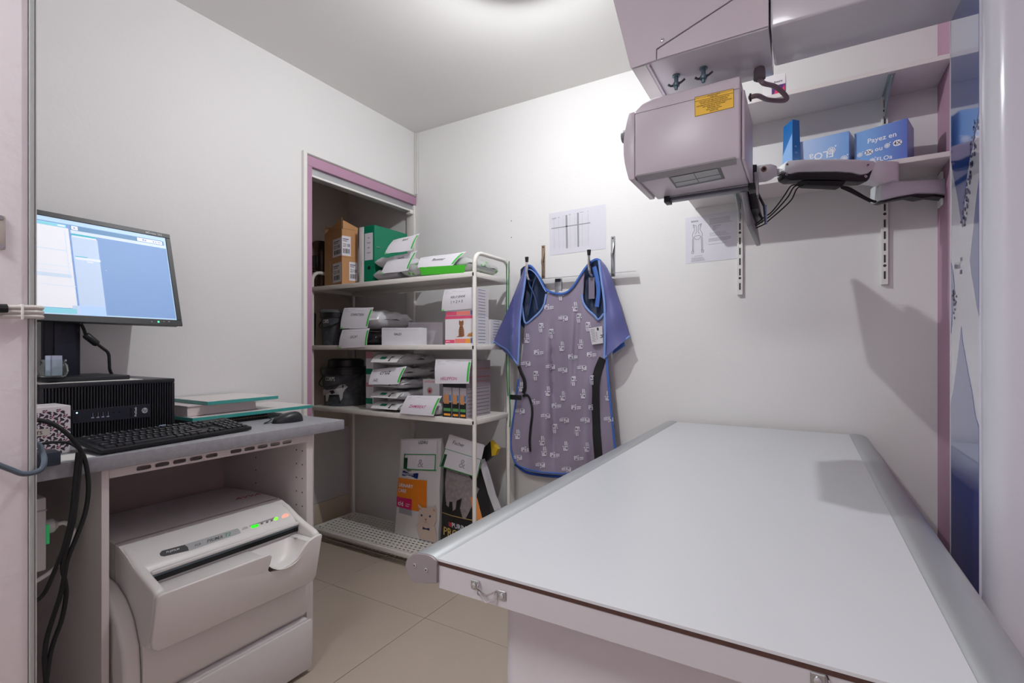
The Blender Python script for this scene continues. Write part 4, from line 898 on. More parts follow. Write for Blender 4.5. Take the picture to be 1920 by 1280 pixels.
for k in ('top', 'mid', 'low'):
    z = LZ[k]
    s = MB().box(RXa+.011, RXb-.011, RYf+.0105, RYb-.0105, z-.003, z).build('shelf_plate', rackw, rk)
    for a in ((RXa+.004, RXb-.004, RYf-.012, RYf+.0104, z-.026, z+.0002), (RXa+.004, RXb-.004, RYb-.0104, RYb+.006, z-.026, z+.0002), (RXb-.012, RXb+.006, RYf+.0108, RYb-.0108, z-.026, z), (RXa-.006, RXa+.012, RYf+.0108, RYb-.0108, z-.026, z)):
        MB().box(*a).build('shelf_lip', rackw, s, bevel=.003)
    for x in (RXa, RXb): MB().box(x-.004, x+.004, RYf-.0142, RYf-.012, z-.021, z-.006).build('shelf_screw', mat('screw_dark', (70, 70, 72), .4, .5), s)
z = LZ['base']; pm = MB(); fm = lambda a, b: V(a, b, z)
nx, ny = 39, 10; x0, y0 = RXa+.022, RYf+.012; cw, ch = (RXb-RXa-.044)/nx, (RYb-RYf-.024)/ny
for j in range(ny):
    for i in range(nx-(j % 2)):
        holecell(pm, fm, x0+(i+.5+(j % 2)*.5)*cw, y0+(j+.5)*ch, cw/2, ch/2, .0085, .0055, 12)
    if j % 2:
        for a, b in ((x0, x0+cw/2), (x0+(nx-.5)*cw, x0+nx*cw)): pm.flat([fm(a, y0+j*ch), fm(b, y0+j*ch), fm(b, y0+(j+1)*ch), fm(a, y0+(j+1)*ch)])
s = pm.build('perforated_shelf', rackw, rk, fixn=False)
for a in ((RXa+.004, RXb-.004, RYf-.012, y0, z-.022, z+.0002), (RXa+.004, RXb-.004, RYb-.012, RYb+.006, z-.022, z+.0002), (RXa-.004, x0, y0, RYb-.012, z-.022, z), (RXb-.022, RXb+.004, y0, RYb-.012, z-.022, z)):
    MB().box(*a).build('shelf_lip', rackw, s, bevel=.002)
# ------------------------------------------------------------------ goods: helpers
paper = mat('note_paper', (226, 224, 230), .6, var=.01)
gree = mat('note_green', (60, 190, 70), .5); ink = mat('pen_black', (38, 38, 46), .6); inkr = mat('pen_magenta', (196, 70, 130), .6); inkg = mat('print_grey', (176, 174, 182), .6)
def quadY(c): return [RY(u, v, y) for u, v, y in c]
def note(label, px, body, ty=.42, hf=.17, s0=.35, wmax=.5, pen=None, extra=None, right=True, bottom=True, tilt=(.045, -.002), yb=None, grp='handwritten order notes on the rack'):
    """folded order sheet: top lies back on the goods, lower edge hangs to the front"""
    yb = RYf-.004 if yb is None else yb
    c = quadY([(px[0][0], px[0][1], yb+tilt[0]), (px[1][0], px[1][1], yb+tilt[0]), (px[2][0], px[2][1], yb+tilt[1]), (px[3][0], px[3][1], yb+tilt[1])])
    mid = sum(c, V(0, 0, 0))/4
    t = thing('paper_note', label, 'paper', (mid.x, mid.y, min(p.z for p in c)), grp)
    q = Quad(*c)
    def fn(a, b): return q.P(a, b, .006*math.sin(math.pi*b)+.0015*math.sin(7*a))
    MB().sheet(fn, 8, 6, -q.n*.0006).build('sheet', paper, t, smooth=True, ang=60)
    q2 = Quad(*c, fn=fn); m = MB()
    q2.text(m, body, s0, ty, hf, shear=.15, wmax=wmax, e=.0009)
    if extra: q2.text(m, extra[0], extra[1], extra[2], extra[3], shear=.1, e=.0009)
    m.build('handwriting', pen or ink, t, fixn=False)
    m = MB(); q2.rects(m, [(.06, .10, .42, .115), (.06, .15, .72, .158), (.06, .2, .3, .208)], e=.0007); m.build('printed_lines', inkg, t, fixn=False)
    if right: m = MB(); q2.rects(m, [(.93, .12+.16*k, .985, .12+.16*(k+1)) for k in range(5)], e=.0009); m.build('green_edge', gree, t, fixn=False)
    if bottom: m = MB(); q2.rects(m, [(.0, .93, .09, .995)], e=.0009); m.build('green_corner', mat('note_green_light', (110, 220, 110), .5), t, fixn=False)
    return t
foil = mat('foil_silver', (216, 216, 220), .32, .2, var=.08, scale=20, bump=.25, bscale=25)
def bag(name, label, x0, x1, y0, y1, z0, h, m, seed=1, group=None, cat='bag'):
    rnd = random.Random(seed); ph = [rnd.uniform(0, 6) for _ in range(6)]
    t = thing(name, label, cat, ((x0+x1)/2, (y0+y1)/2, z0), group)
    cx, w_ = (x0+x1)/2, (x1-x0)/2
    def fn(a, b):
        th = 2*math.pi*a; e = abs(2*b-1)
        k = max(.12, (1-e**5)**.55)
        cs, sn = math.cos(th), math.sin(th)
        x = cx+w_*math.copysign(abs(cs)**.55, cs)*(.94+.06*k)
        zz = math.copysign(abs(sn)**.7, sn)
        zz = .5*h*k*zz
        if sn < 0: zz = max(zz, -.5*h)
        wr = .0035*(math.sin(9*b+ph[0]+3*a)+math.sin(17*b+ph[1]-8*th)+.7*math.sin(5*th+ph[2]+11*b))*(1 if sn > -.3 else 0)
        return V(x+wr*.4, y0+(y1-y0)*b, z0+.5*h*.98+zz+wr*k+.0012) if sn >= 0 else V(x, y0+(y1-y0)*b, z0+.0008+max(0, (.5*h*.98+zz)))
    g = MB().grid(fn, 32, 22)
    n = 33
    g.f.append(tuple(i for i in range(32))); g.f.append(tuple(22*n+i for i in range(32)))
    g.build('pouch', m, t, smooth=True, ang=70)
    return t
def yof(y): return y
Y1_ = RYf+.03
# ---- top shelf
zt0 = LZ['top']+.0006
card = mat('cardboard', (190, 142, 96), .75, var=.08, scale=25)
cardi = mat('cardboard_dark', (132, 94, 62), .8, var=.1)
lblw = mat('label_white', (226, 224, 230), .5)
def corner_box(name, label, z0, z1, group, A_, B_, C_, open_top=False):
    D_ = A_+C_-B_
    t = thing(name, label, 'box', ((A_.x+C_.x)/2, (A_.y+C_.y)/2, z0), group)
    s = lambda p, z: V(p.x, p.y, z)
    MB().hexa([s(A_, z0), s(B_, z0), s(C_, z0), s(D_, z0), s(A_, z1), s(B_, z1), s(C_, z1), s(D_, z1)]).build('carton', card, t, bevel=.0008, seg=1)
    return t, Quad(s(A_, z1), s(B_, z1), s(B_, z0), s(A_, z0)), Quad(s(B_, z1), s(C_, z1), s(C_, z0), s(B_, z0))
yB = 1.978; B_ = RY(641, 500, yB); A_ = RY(608.5, 500, 2.045); C_ = RY(671, 500, 2.07)
z_a = RY(641, 481, yB).z; z_b = RY(641, 428, yB).z
def barcode(q, par, s0, s1, t0, t1, num, wide=True):
    m = MB(); q.rects(m, [(s0, t0, s1, t1)], e=.0005); m.build('label', lblw, par, fixn=False)
    m = MB(); q.text(m, num, s0+.12*(s1-s0), t0+.55*(t1-t0), .12, wmax=.78*(s1-s0), e=.0009)
    rnd = random.Random(5); x = s0+.12*(s1-s0)
    while x < s1-.15*(s1-s0):
        w_ = rnd.uniform(.008, .03); q.rects(m, [(x, t0+.64*(t1-t0), x+w_, t0+.88*(t1-t0))], e=.0009); x += w_+rnd.uniform(.008, .02)
    q.rects(m, [(s0+.1*(s1-s0), t0+.14*(t1-t0), s0+.75*(s1-s0), t0+.18*(t1-t0)), (s0+.1*(s1-s0), t0+.24*(t1-t0), s0+.6*(s1-s0), t0+.27*(t1-t0))], e=.0009)
    m.build('printed_barcode', ink, par, fixn=False)
t, ql, qr = corner_box('cardboard_box', 'brown cardboard box with barcode labels on the rack, under the open one', zt0, z_a-.0006, 'brown boxes on the rack', A_, B_, C_)
barcode(ql, t, .5, .97, .18, .90, '221118'); barcode(qr, t, .45, .97, .15, .85, '221108')
m = MB(); ql.rects(m, [(.28, .0, .4, 1)], e=.0003); m.build('brown_tape', mat('tape_brown', (172, 124, 70), .3), t, fixn=False)
t, ql, qr = corner_box('cardboard_box', 'brown cardboard box with raised flaps on the rack, the topmost of the two', z_a, z_b, 'brown boxes on the rack', A_, B_, C_)
barcode(ql, t, .5, .998, .30, .95, '221108'); barcode(qr, t, .002, .55, .25, .95, '221108')
zf = RY(641, 407, yB).z
s_ = lambda p, z: V(p.x, p.y, z)
MB().prism([s_(A_, z_b+.0004), s_(B_, z_b+.0004), s_(B_, zf), s_(A_, z_b+.005)], (.002, .001, 0)).build('flap', card, t)
MB().prism([s_(B_, z_b+.0004)+V(.004, .004, 0), s_(C_, z_b+.0004), s_(C_, z_b+.018), s_(B_, zf-.016)+V(.004, .004, 0)], (-.001, .002, 0)).build('flap', card, t)
D_ = A_+C_-B_
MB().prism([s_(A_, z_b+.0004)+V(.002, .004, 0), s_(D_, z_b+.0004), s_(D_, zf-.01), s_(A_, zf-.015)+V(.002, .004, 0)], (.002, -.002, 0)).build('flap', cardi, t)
# white file and green binder
bx0, bx1 = RY(673, 480, 2.03).x, RY(682, 480, 2.03).x
t = thing('white_file', 'thin white box file between the brown boxes and the green binder', 'file', ((bx0+bx1)/2, 2.16, zt0))
MB().box(bx0+.001, bx1-.001, 2.03, 2.285, zt0, RY(676, 426, 2.03).z).build('case', whitep, t, bevel=.002)
m = MB(); Quad(V(bx0+.001, 2.03, zt0+.31), V(bx1-.001, 2.03, zt0+.31), V(bx1-.001, 2.03, zt0), V(bx0+.001, 2.03, zt0)).text(m, 'EXAMENS', .5, .62, .02, rot=-math.pi/2, center=True); m.build('printed_text', inkg, t, fixn=False)
gx0, gx1, gz = RY(682.5, 480, 2.03).x, RY(702, 480, 2.03).x, RY(702, 421, 2.03).z
grn = mat('binder_green', (0, 122, 88), .4, var=.03)
t = thing('lever_arch_binder', 'green lever arch binder with a white spine label on the top shelf', 'binder', ((gx0+gx1)/2, 2.16, zt0))
MB().box(gx0+.0005, gx1, 2.03, 2.033, zt0, gz).build('spine', grn, t, bevel=.001, seg=1)
for a in ((gx0+.0005, gx0+.003), (gx1-.0025, gx1)): MB().box(a[0], a[1], 2.0335, 2.300, zt0, gz).build('cover', grn, t, bevel=.0006, seg=1)
MB().box(gx0+.006, gx1-.006, 2.05, 2.28, zt0+.008, gz-.012).build('papers', mat('papers_white', (225, 222, 216), .8), t)
sq = Quad(V(gx0, 2.0296, gz), V(gx1, 2.0296, gz), V(gx1, 2.0296, zt0), V(gx0, 2.0296, zt0))
m = MB(); sq.rects(m, [(.08, .13, .86, .60)]); m.build('spine_label', lblw, t, fixn=False)
m = MB()
for tx, tt in (('RX', .215), ('PLACE', .30), ('NRT', .385), ('VETOS', .475)): sq.text(m, tx, .47, tt, .022, center=True, e=.0009, wmax=.6)
m.build('spine_text', mat('ink_dark', (50, 48, 56), .5), t, fixn=False)
m = MB(); sq.disc(m, .5, .735, .0115, e=.0006, n=20); m.build('finger_hole', mat('hole_black', (10, 12, 12), .7), t, fixn=False)
for zz in (gz-.125, gz-.205): MB().tube([V(gx1+.0005, 2.045, zz), V(gx1+.004, 2.052, zz), V(gx1+.004, 2.066, zz), V(gx1+.0005, 2.072, zz)], .0018, 6).build('ring_fitting', chrome, t, smooth=True)
# dark machine at the far left
cx_, cy_ = -2.695, 2.13
t = thing('coffee_grinder', 'dark brown and black appliance on the closet shelf left of the brown boxes', 'appliance', (cx_, cy_, zt0))
MB().lathe([(.055, zt0), (.058, zt0+.01), (.058, zt0+.09), (.05, zt0+.12), (.058, zt0+.20), (.06, zt0+.30), (.05, zt0+.312)], (cx_, cy_, 0), 24).build('body', mat('machine_brown', (58, 40, 34), .3, coat=.4), t, smooth=True, ang=50)
MB().box(cx_-.04, cx_+.035, cy_-.075, cy_-.05, zt0+.13, zt0+.215).build('panel', mat('machine_black', (14, 15, 17), .2), t, bevel=.004)
MB().lathe([(.012, cy_-.078), (.016, cy_-.07), (.016, cy_-.05)], (cx_-.01, 0, zt0+.105), 14, 'y').build('metal_knob', chrome, t, smooth=True)
MB().tube(curve([V(cx_-.04, 2.04, zt0+.006), V(cx_-.03, 2.03, zt0+.05), V(cx_+.0, 2.03, zt0+.055), V(cx_+.03, 2.03, zt0+.006)], 6), .005, 8).build('lead', mat('lead_maroon', (66, 30, 30), .5), t, smooth=True)
# pouches on the top shelf
b1x0, b1x1 = RY(729, 510, 2.01).x, RY(772, 510, 2.01).x
bag('food_pouch', 'grey-white food pouch lying on the top shelf beside the green binder, the lower of two', gx1+.012, gx1+.20, 2.005, 2.29, zt0, .075, mat('pouch_grey', (176, 172, 178), .35, .15, bump=.2, bscale=30), 2, 'food pouches on the rack')
t = bag('food_pouch', 'grey-white food pouch on top of another beside the green binder', gx1+.014, gx1+.185, 2.015, 2.29, zt0+.078, .068, foil, 3, 'food pouches on the rack')
bag('food_pouch', 'silver pouch with green leaf print at the right end of the top shelf', gx1+.215, RXb-.042, 2.0, 2.29, zt0, .095, mat('pouch_leaf', (196, 198, 196), .3, .25, bump=.3, bscale=25), 4, 'food pouches on the rack')
nm = MATS['pouch_leaf'].node_tree; bs_ = nm.nodes['Principled BSDF']; tcn = nm.nodes.new('ShaderNodeTexCoord'); vo = nm.nodes.new('ShaderNodeTexVoronoi'); vo.inputs['Scale'].default_value = 26
cr_ = nm.nodes.new('ShaderNodeValToRGB'); cr_.color_ramp.elements[0].color = (.09, .42, .06, 1); cr_.color_ramp.elements[0].position = .2; cr_.color_ramp.elements[1].color = (.52, .54, .52, 1); cr_.color_ramp.elements[1].position = .3
nm.links.new(tcn.outputs['Object'], vo.inputs['Vector']); nm.links.new(vo.outputs['Distance'], cr_.inputs[0]); nm.links.new(cr_.outputs[0], bs_.inputs['Base Color'])
gb = quadY([(786, 501, 1.972), (873, 496, 1.972), (870, 511, 1.973), (790, 516, 1.973)])
MB().prism(gb, (0, .001, 0)).build('green_band', mat('band_green', (70, 190, 40), .35), bpy.data.objects['food_pouch.002'])
note('folded order note on the upper pouch next to the green binder', [(738, 450), (787, 437.6), (773, 469), (721, 476)], 'BAX', .3, .14, .45, .3, yb=1.99)
note('folded order note on the lower pouch next to the green binder', [(732, 482), (783, 469.5), (765, 507), (714, 513.5)], 'Coppola', .3, .12, .35, .5, yb=1.985)
note('wide order note on the leaf-print pouch', [(789, 483), (875, 471.6), (849, 498), (783, 502)], 'Bunter', .55, .22, .35, .4, bottom=False, yb=1.975)
# ---- buckets
chalk = mat('bucket_chalk', (66, 68, 72), .55, var=.95, scale=38)
bkl = mat('bucket_black', (26, 27, 29), .4)
def bucket(label, cx, cy, z0, r, h, lid):
    t = thing('feed_bucket', label, 'bucket', (cx, cy, z0), 'black feed buckets on the rack')
    MB().lathe([(r*.9, z0), (r*.98, z0+h*.6), (r, z0+h)], (cx, cy, 0), 32).build('tub', chalk, t, smooth=True, ang=50)
    MB().lathe([(r*1.005, z0+h*.84), (r*1.07, z0+h*.845), (r*1.07, z0+h*.99), (r*1.005, z0+h)], (cx, cy, 0), 32, cap=False).build('rim', bkl, t, smooth=True, ang=40)
    MB().lathe([(r*1.09, z0+h), (r*1.09, z0+h*1.05), (r*1.0, z0+h*1.09)] if not lid else [(r*1.05, z0+h), (r*1.05, z0+h*1.03), (r*.78, z0+h*1.05), (r*.76, z0+h*1.22), (r*.6, z0+h*1.26)], (cx, cy, 0), 32).build('lid', mat('lid_grey', (92, 94, 96), .4) if not lid else bkl, t, smooth=True, ang=40)
    hp_ = [V(cx+r*1.1*math.cos(a), cy+r*1.1*math.sin(a)-.004, z0+h*.86-h*.34*math.sin(math.pi*k/12)) for k, a in [(k, math.pi+math.pi*k/12) for k in range(13)]]
    MB().tube(hp_, .0035, 7).build('handle', bkl, t, smooth=True)
    fnq = lambda a0, a1, z1_, z2_: Quad(*[V(cx+r*1.0*math.cos(a), cy+r*1.0*math.sin(a), z) for a, z in ((a0, z1_), (a1, z1_), (a1, z2_), (a0, z2_))], fn=lambda s, t_: (cx+r*1.012*math.cos(a0+(a1-a0)*s), cy+r*1.012*math.sin(a0+(a1-a0)*s), z1_+(z2_-z1_)*t_))
    for a0, a1, z1_, z2_, tx in ((math.radians(205), math.radians(232), z0+h*.80, z0+h*.66, 'EPIA'), (math.radians(262), math.radians(294), z0+h*.80, z0+h*.66, 'CORPS')):
        m = MB(); q = fnq(a0, a1, z1_, z2_); q.text(m, tx, .05, .9, .8, wmax=.9, e=.0006); m.build('printed_text', mat('ink_chalk', (190, 190, 190), .6), t, fixn=False)
    if lid:
        q = fnq(math.radians(245), math.radians(325), z0+h*.62, z0+h*.12); m = MB()
        q.poly(m, [(.05, .45), (.12, .35), (.3, .38), (.6, .3), (.75, .1), (.88, .06), (.98, .2), (.9, .32), (.84, .5), (.82, .8), (.76, .95), (.72, .6), (.4, .62), (.34, .95), (.26, .98), (.24, .65), (.1, .7)], .0006)
        q.poly(m, [(-.2, .3), (-.16, .42), (-.05, .45), (-.02, .55), (-.15, .55), (-.24, .42)], .0006)
        m.build('printed_dog', mat('ink_dog', (170, 168, 170), .6), t, fixn=False)
        m = MB(); q.poly(m, [(.4, .42), (.55, .38), (.6, .5), (.48, .58)], .001); q.poly(m, [(.8, .12), (.86, .1), (.84, .3)], .001); m.build('printed_spots', bkl, t, fixn=False)
    return t
zm0, zl0, zb0 = LZ['mid']+.0006, LZ['low']+.0006, LZ['base']+.0006
bx = RY(622, 620, 2.12).x
bucket('smaller black chalk-look bucket with a grey lid on the middle shelf', bx+.085, 2.08, zm0, .085, RY(622, 586, 2.03).z-zm0, False)
bx = RY(648, 720, 2.14).x
bucket('larger black bucket with a dog print and a black lid on the lower shelf', bx, 2.145, zl0, .142, RY(648, 692, 2.0).z-zl0, True)
# ---- middle shelf
zc_ = RY(690, 612, 2.0).z
bag('food_pouch', 'black food pouch lying on the middle shelf under the silver one', RY(640, 640, 2.0).x, RY(714, 640, 2.0).x-.03, 1.995, 2.28, zm0, .076, mat('pouch_black', (40, 38, 42), .3, .2, bump=.2, bscale=30), 5, 'food pouches on the rack')
bag('food_pouch', 'silver food pouch on the middle shelf beside the smaller bucket', RY(640, 600, 2.0).x, RY(714, 600, 2.0).x-.02, 2.0, 2.29, zm0+.088, .115, foil, 6, 'food pouches on the rack')
note('order note on the silver pouch of the middle shelf', [(645.5, 577), (701, 576), (689, 615), (638, 616)], 'CHRETIEN', .42, .12, .32, .45, yb=1.983)
note('order note on the black pouch of the middle shelf', [(642, 618), (693.5, 615), (688, 650), (635, 653)], 'LECAT', .5, .13, .38, .35, yb=1.962, tilt=(.02, -.002))
c = quadY([(715.5, 614.5, 2.0), (788.7, 614, 2.0), (788.7, 647.5, 2.0), (715.5, 647.5, 2.0)]); c[2].z = c[3].z = zm0
t, b = carton('white_carton', 'flat white carton with handwriting at the front of the middle shelf', 'box', c, (0, .05, 0), mat('carton_white2', (226, 226, 232), .5))
q = Quad(*c); m = MB(); q.text(m, 'DALESI', .34, .43, .13, shear=.1, wmax=.32); m.build('handwriting', ink, t, fixn=False)
m = MB(); q.rects(m, [(.03, .07, .4, .085), (.03, .14, .92, .15)]); m.build('printed_lines', inkg, t, fixn=False)
c = quadY([(765, 604, 2.10), (830, 604, 2.10), (830, 646, 2.10), (765, 646, 2.10)]); c[2].z = c[3].z = zm0
t, b = carton('grey_carton', 'light grey carton behind the flat white carton on the middle shelf', 'box', c, (0, .12, 0), mat('carton_grey', (186, 180, 186), .5))
q = Quad(*c); m = MB(); q.rects(m, [(.05, .1, .5, .12), (.0, .68, 1, .69), (.55, .75, .7, .76)]); m.build('printed_lines', inkg, t, fixn=False)
c = quadY([(836, 608, 2.14), (841, 608, 2.14), (841, 645, 2.14), (836, 645, 2.14)]); c[2].z = c[3].z = zm0
carton('red_carton', 'narrow red carton edge beside the cat food box', 'box', c, (0, .10, 0), mat('carton_red', (176, 56, 74), .5))
def carton_px(name, label, u0, u1, v0, z0, y, depth, m, group=None, dx=0, z1=None):
    a = RY(u0, v0, y); b = RY(u1, v0, y); z1 = z1 or (a.z+b.z)/2
    f = [V(a.x, y, z1), V(b.x, y, z1), V(b.x, y, z0), V(a.x, y, z0)]
    t, _ = carton(name, label, 'box', f, (dx, depth, 0), m, group)
    return t, Quad(*f), z1
white_c = mat('carton_cat_white', (226, 224, 228), .45)
t, q, z1 = carton_px('cat_food_carton', 'white and pink carton with a striped cat on the middle shelf', 834.5, 890, 592, zm0, 2.0, .125, white_c); CATC = [(t, q, 9)]
m = MB(); q.rects(m, [(0, 0, 1, .10), (.0, .83, .33, .95)]); m.build('printed_pink', mat('print_hotpink', (226, 84, 120), .45), t, fixn=False)
m = MB(); q.rects(m, [(.34, .80, .76, .95)]); m.build('printed_coral', mat('print_coral', (236, 130, 120), .45), t, fixn=False)
m = MB(); q.rects(m, [(.70, .80, .87, .95)], e=.0007); m.build('printed_orange', mat('print_orange', (238, 160, 60), .45), t, fixn=False)
m = MB(); q.rects(m, [(.87, .78, 1, .95)], e=.0007); m.build('printed_blue', mat('print_blue', (70, 120, 176), .45), t, fixn=False)
catb = mat('print_cat_brown', (150, 98, 62), .5)
def catfig(q, par, s, t0, w_, h, m1, m2):
    m = MB()
    q.poly(m, [(s+w_*a, t0+h*b) for a, b in ((-.25, .28), (-.28, .12), (-.2, .0), (-.12, .07), (.08, .07), (.18, 0), (.26, .12), (.24, .28), (.16, .34), (.3, .6), (.34, .95), (.1, 1), (-.6, 1), (-.3, .93), (-.3, .6), (-.16, .34))], .0006)
    m.build('printed_cat', m1, par, fixn=False)
    m = MB(); 
    for k in range(5): q.poly(m, [(s-w_*.2, t0+h*(.42+.11*k)), (s+w_*.22, t0+h*(.44+.11*k)), (s-w_*.18, t0+h*(.46+.11*k))], .0009)
    for dx in (-.1, .09): q.disc(m, s+w_*dx, t0+h*.17, .0012, e=.0009, n=8)
    m.build('printed_stripes', m2, par, fixn=False)
catfig(q, t, .56, .14, .3, .6, catb, ink)
m = MB(); q.poly(m, [(.74, .72), (.8, .62), (.88, .6), (.99, .52), (.99, .74)]); m.build('printed_kibble', mat('print_kibble', (190, 130, 74), .6), t, fixn=False)
m = MB(); q.text(m, 'pienso', .04, .92, .06, wmax=.25, e=.0009); m.build('printed_text', inkw, t, fixn=False)
za = z1
t, q, z1 = carton_px('cat_food_carton', 'carton under an order note, stacked on the striped cat carton', 836, 890, 541, za+.0008, 2.0, .125, mat('carton_top', (214, 208, 212), .5)); CATC.append((t, q, 9))
m = MB(); q.rects(m, [(0, .84, .38, .98)]); m.build('printed_pink', MATS['print_hotpink'], t, fixn=False)
m = MB(); q.rects(m, [(.38, .84, .86, .98)]); m.build('printed_coral', MATS['print_coral'], t, fixn=False)
m = MB(); q.rects(m, [(.86, .82, 1, .98)]); m.build('printed_blue', MATS['print_blue'], t, fixn=False)
note('order note with circled numbers on the stacked cat food carton', [(833.5, 543.6), (889, 537.5), (888, 578), (828, 583.4)], 'KELLY JENNE', .47, .13, .28, .62, extra=('1 + 2 + 3', .3, .68, .13), right=False, yb=1.996, tilt=(.0, -.001))
def slats(q, par, n, s0=.25, s1=.75, mt=None):
    m = MB(); q.rects(m, [(s0, (k+.35)/n, s1, (k+.55)/n) for k in range(n)]); m.build('printed_bars', mt or mat('print_greyblue', (120, 136, 160), .5), par, fixn=False)
def sideq(q, depth): return Quad(q.p[1], q.p[1]+V(0, depth, 0), q.p[2]+V(0, depth, 0), q.p[2])
for tt_, qq_, n in CATC: slats(sideq(qq_, .125), tt_, n)
xr = CATC[0][1].p[1].x
t, _ = carton('white_carton', 'short white carton with grey bars at the right end of the middle shelf', 'box', [V(xr-.16, 2.135, zm0+.13), V(xr+.002, 2.135, zm0+.13), V(xr+.002, 2.135, zm0), V(xr-.16, 2.135, zm0)], (0, .12, 0), white_c)
slats(sideq(Quad(V(xr-.16, 2.135, zm0+.13), V(xr+.002, 2.135, zm0+.13), V(xr+.002, 2.135, zm0), V(xr-.16, 2.135, zm0)), .12), t, 9)
# ---- lower shelf
t, q, z1 = carton_px('tall_carton', 'tall white and green carton behind the stack of pouches beside the dog bucket', 686, 700, 659, zl0, 2.06, .12, white_c)
m = MB(); q.rects(m, [(0, .0, 1, .12), (0, .55, 1, .62)]); m.build('printed_rose', mat('print_rose2', (206, 150, 165), .5), t, fixn=False)
m = MB(); q.rects(m, [(0, .3, .9, .40), (0, .82, .9, .92)]); m.build('printed_green', mat('print_darkgreen', (16, 118, 96), .5), t, fixn=False)
px0, px1 = RY(701, 720, 2.0).x, RY(752, 720, 2.0).x
zs = [zl0, zl0+.062, zl0+.124, zl0+.186, zl0+.252]
nm_ = ('bottom', 'second from the bottom', 'middle', 'second from the top', 'topmost')
for k in range(5):
    h = (.052, .052, .052, .056, .068)[k]; lx = px0+(0.01 if k == 2 else 0)
    t = bag('food_pouch', 'silver food pouch, %s in the stack of five on the lower shelf' % nm_[k], lx, px1+.01, 2.0, 2.29, zs[k], h, foil, 20+k, 'food pouches on the rack')
    if k in (0, 1, 2, 4):
        f = [V(lx+.002, 2.035, zs[k]+h*.92), V(px1+.006, 2.035, zs[k]+h*.92), V(px1-.012, 1.978, zs[k]+h*.32), V(lx-.004, 1.978, zs[k]+h*.28)]
        q = Quad(*f); MB().sheet(lambda a, b: q.P(a, b, .008*math.sin(math.pi*b)), 4, 5, -q.n*.0008).build('front_flap', mat('flap_white', (222, 222, 222), .45), t, smooth=True)
        qq = Quad(*f, fn=lambda a, b: q.P(a, b, .008*math.sin(math.pi*b)))
        m = MB(); qq.rects(m, [(.28, .42, .5, .72)], e=.001); m.build('printed_green', mat('print_darkgreen', (16, 118, 96), .5), t, fixn=False)
        m = MB(); qq.poly(m, [(.62, .3), (.66, .42), (.7, .38), (.74, .28), (.74, .5), (.70, .9), (.64, .9), (.66, .6)], .001); m.build('printed_animal', ink, t, fixn=False)
        m = MB(); qq.text(m, 'gastro', .26, .3, .16, wmax=.25, e=.001); m.build('printed_text', mat('print_salmon', (220, 130, 130), .5), t, fixn=False)
note('order note with a circled x2 on the stack of pouches', [(699, 693), (763.5, 686), (748, 720), (691, 721)], 'cruz', .42, .2, .3, .35, extra=('(x2)', .15, .86, .2), bottom=False, yb=1.965)
t, q, z1 = carton_px('small_carton', 'small white carton with a pink round picture standing on the lower shelf', 793, 824, 711, zl0, 2.09, .05, white_c)
m = MB(); q.disc(m, .42, .34, .022, e=.0006, n=20); m.build('printed_disc', mat('print_lightgreen', (196, 210, 190), .5), t, fixn=False)
m = MB(); q.disc(m, .42, .34, .016, e=.0009, n=20); m.build('printed_pink', mat('print_pink2', (214, 120, 138), .5), t, fixn=False)
m = MB(); q.disc(m, .42, .36, .007, e=.0012, n=12); m.build('printed_nose', mat('print_wine', (110, 40, 60), .5), t, fixn=False)
m = MB(); q.text(m, 'LAVELINE', .1, .1, .07, wmax=.8); m.build('printed_text', MATS['print_salmon'], t, fixn=False)
bag('food_pouch', 'small white pouch lying under the pink-lettered note on the lower shelf', RY(770, 770, 2.0).x, RY(826, 770, 2.0).x, 1.99, 2.06, zl0, .07, mat('pouch_white', (206, 204, 208), .4, bump=.2, bscale=30), 9, 'food pouches on the rack')
note('order note in pink handwriting hanging over the lower shelf edge', [(764.6, 741), (829, 742), (813, 780), (749, 775)], 'ZAMIBEAT', .66, .15, .22, .55, pen=inkr, bottom=False, yb=1.958, tilt=(.025, -.002))
blk = mat('carton_black', (34, 36, 40), .4); sil = mat('carton_silver', (168, 162, 168), .4)
for k, (u0, u1) in enumerate(((830.5, 846.5), (848, 860.5), (862, 874))):
    t, q, z1 = carton_px('cat_food_sachet_box', ('first', 'second', 'third')[k]+' narrow black and green carton from the left on the lower shelf', u0, u1, 727.5, zl0, 1.998, .22, sil, 'narrow cat food cartons on the lower shelf', z1=zl0+.150)
    m = MB(); q.rects(m, [(.0, .5, 1, 1)] ); m.build('printed_black', blk, t, fixn=False)
    m = MB(); q.rects(m, [(.08, .70, .92, .80)], e=.0007); m.build('printed_green', mat('print_midgreen', (90, 160, 90), .5), t, fixn=False)
    m = MB(); q.poly(m, [(.1, .55), (.1, .3), (.18, .18), (.32, .26), (.5, .26), (.64, .18), (.72, .3), (.72, .55)], .0007); m.build('printed_cat', mat('print_ginger', (196, 138, 92), .5), t, fixn=False)
    m = MB(); q.rects(m, [(.7, .25, .95, .45)], e=.0009); m.build('printed_blue', MATS['print_blue'], t, fixn=False)
    m = MB(); q.rects(m, [(.12, .88, .88, .95)], e=.0007); m.build('printed_amber', MATS['print_orange'], t, fixn=False)
zz = zl0+.1508
slats(sideq(q, .22), t, 8, .05, .95, mat('print_darkgrey', (120, 114, 120), .5))
t, q, z1 = carton_px('cat_food_carton', 'dark upper carton with red stripes on the lower shelf under the pink-lettered note', 830.5, 874, 676, zz, 2.0, .22, mat('carton_dusk', (150, 138, 144), .45))
m = MB(); sideq(q, .22).rects(m, [(.05, .3, .95, .33), (.05, .6, .95, .64), (.05, .78, .95, .8)]); m.build('printed_red', mat('print_dullred', (176, 96, 96), .5), t, fixn=False)
m = MB(); q.rects(m, [(0, .82, 1, 1)], e=.0006); m.build('printed_black', blk, t, fixn=False)
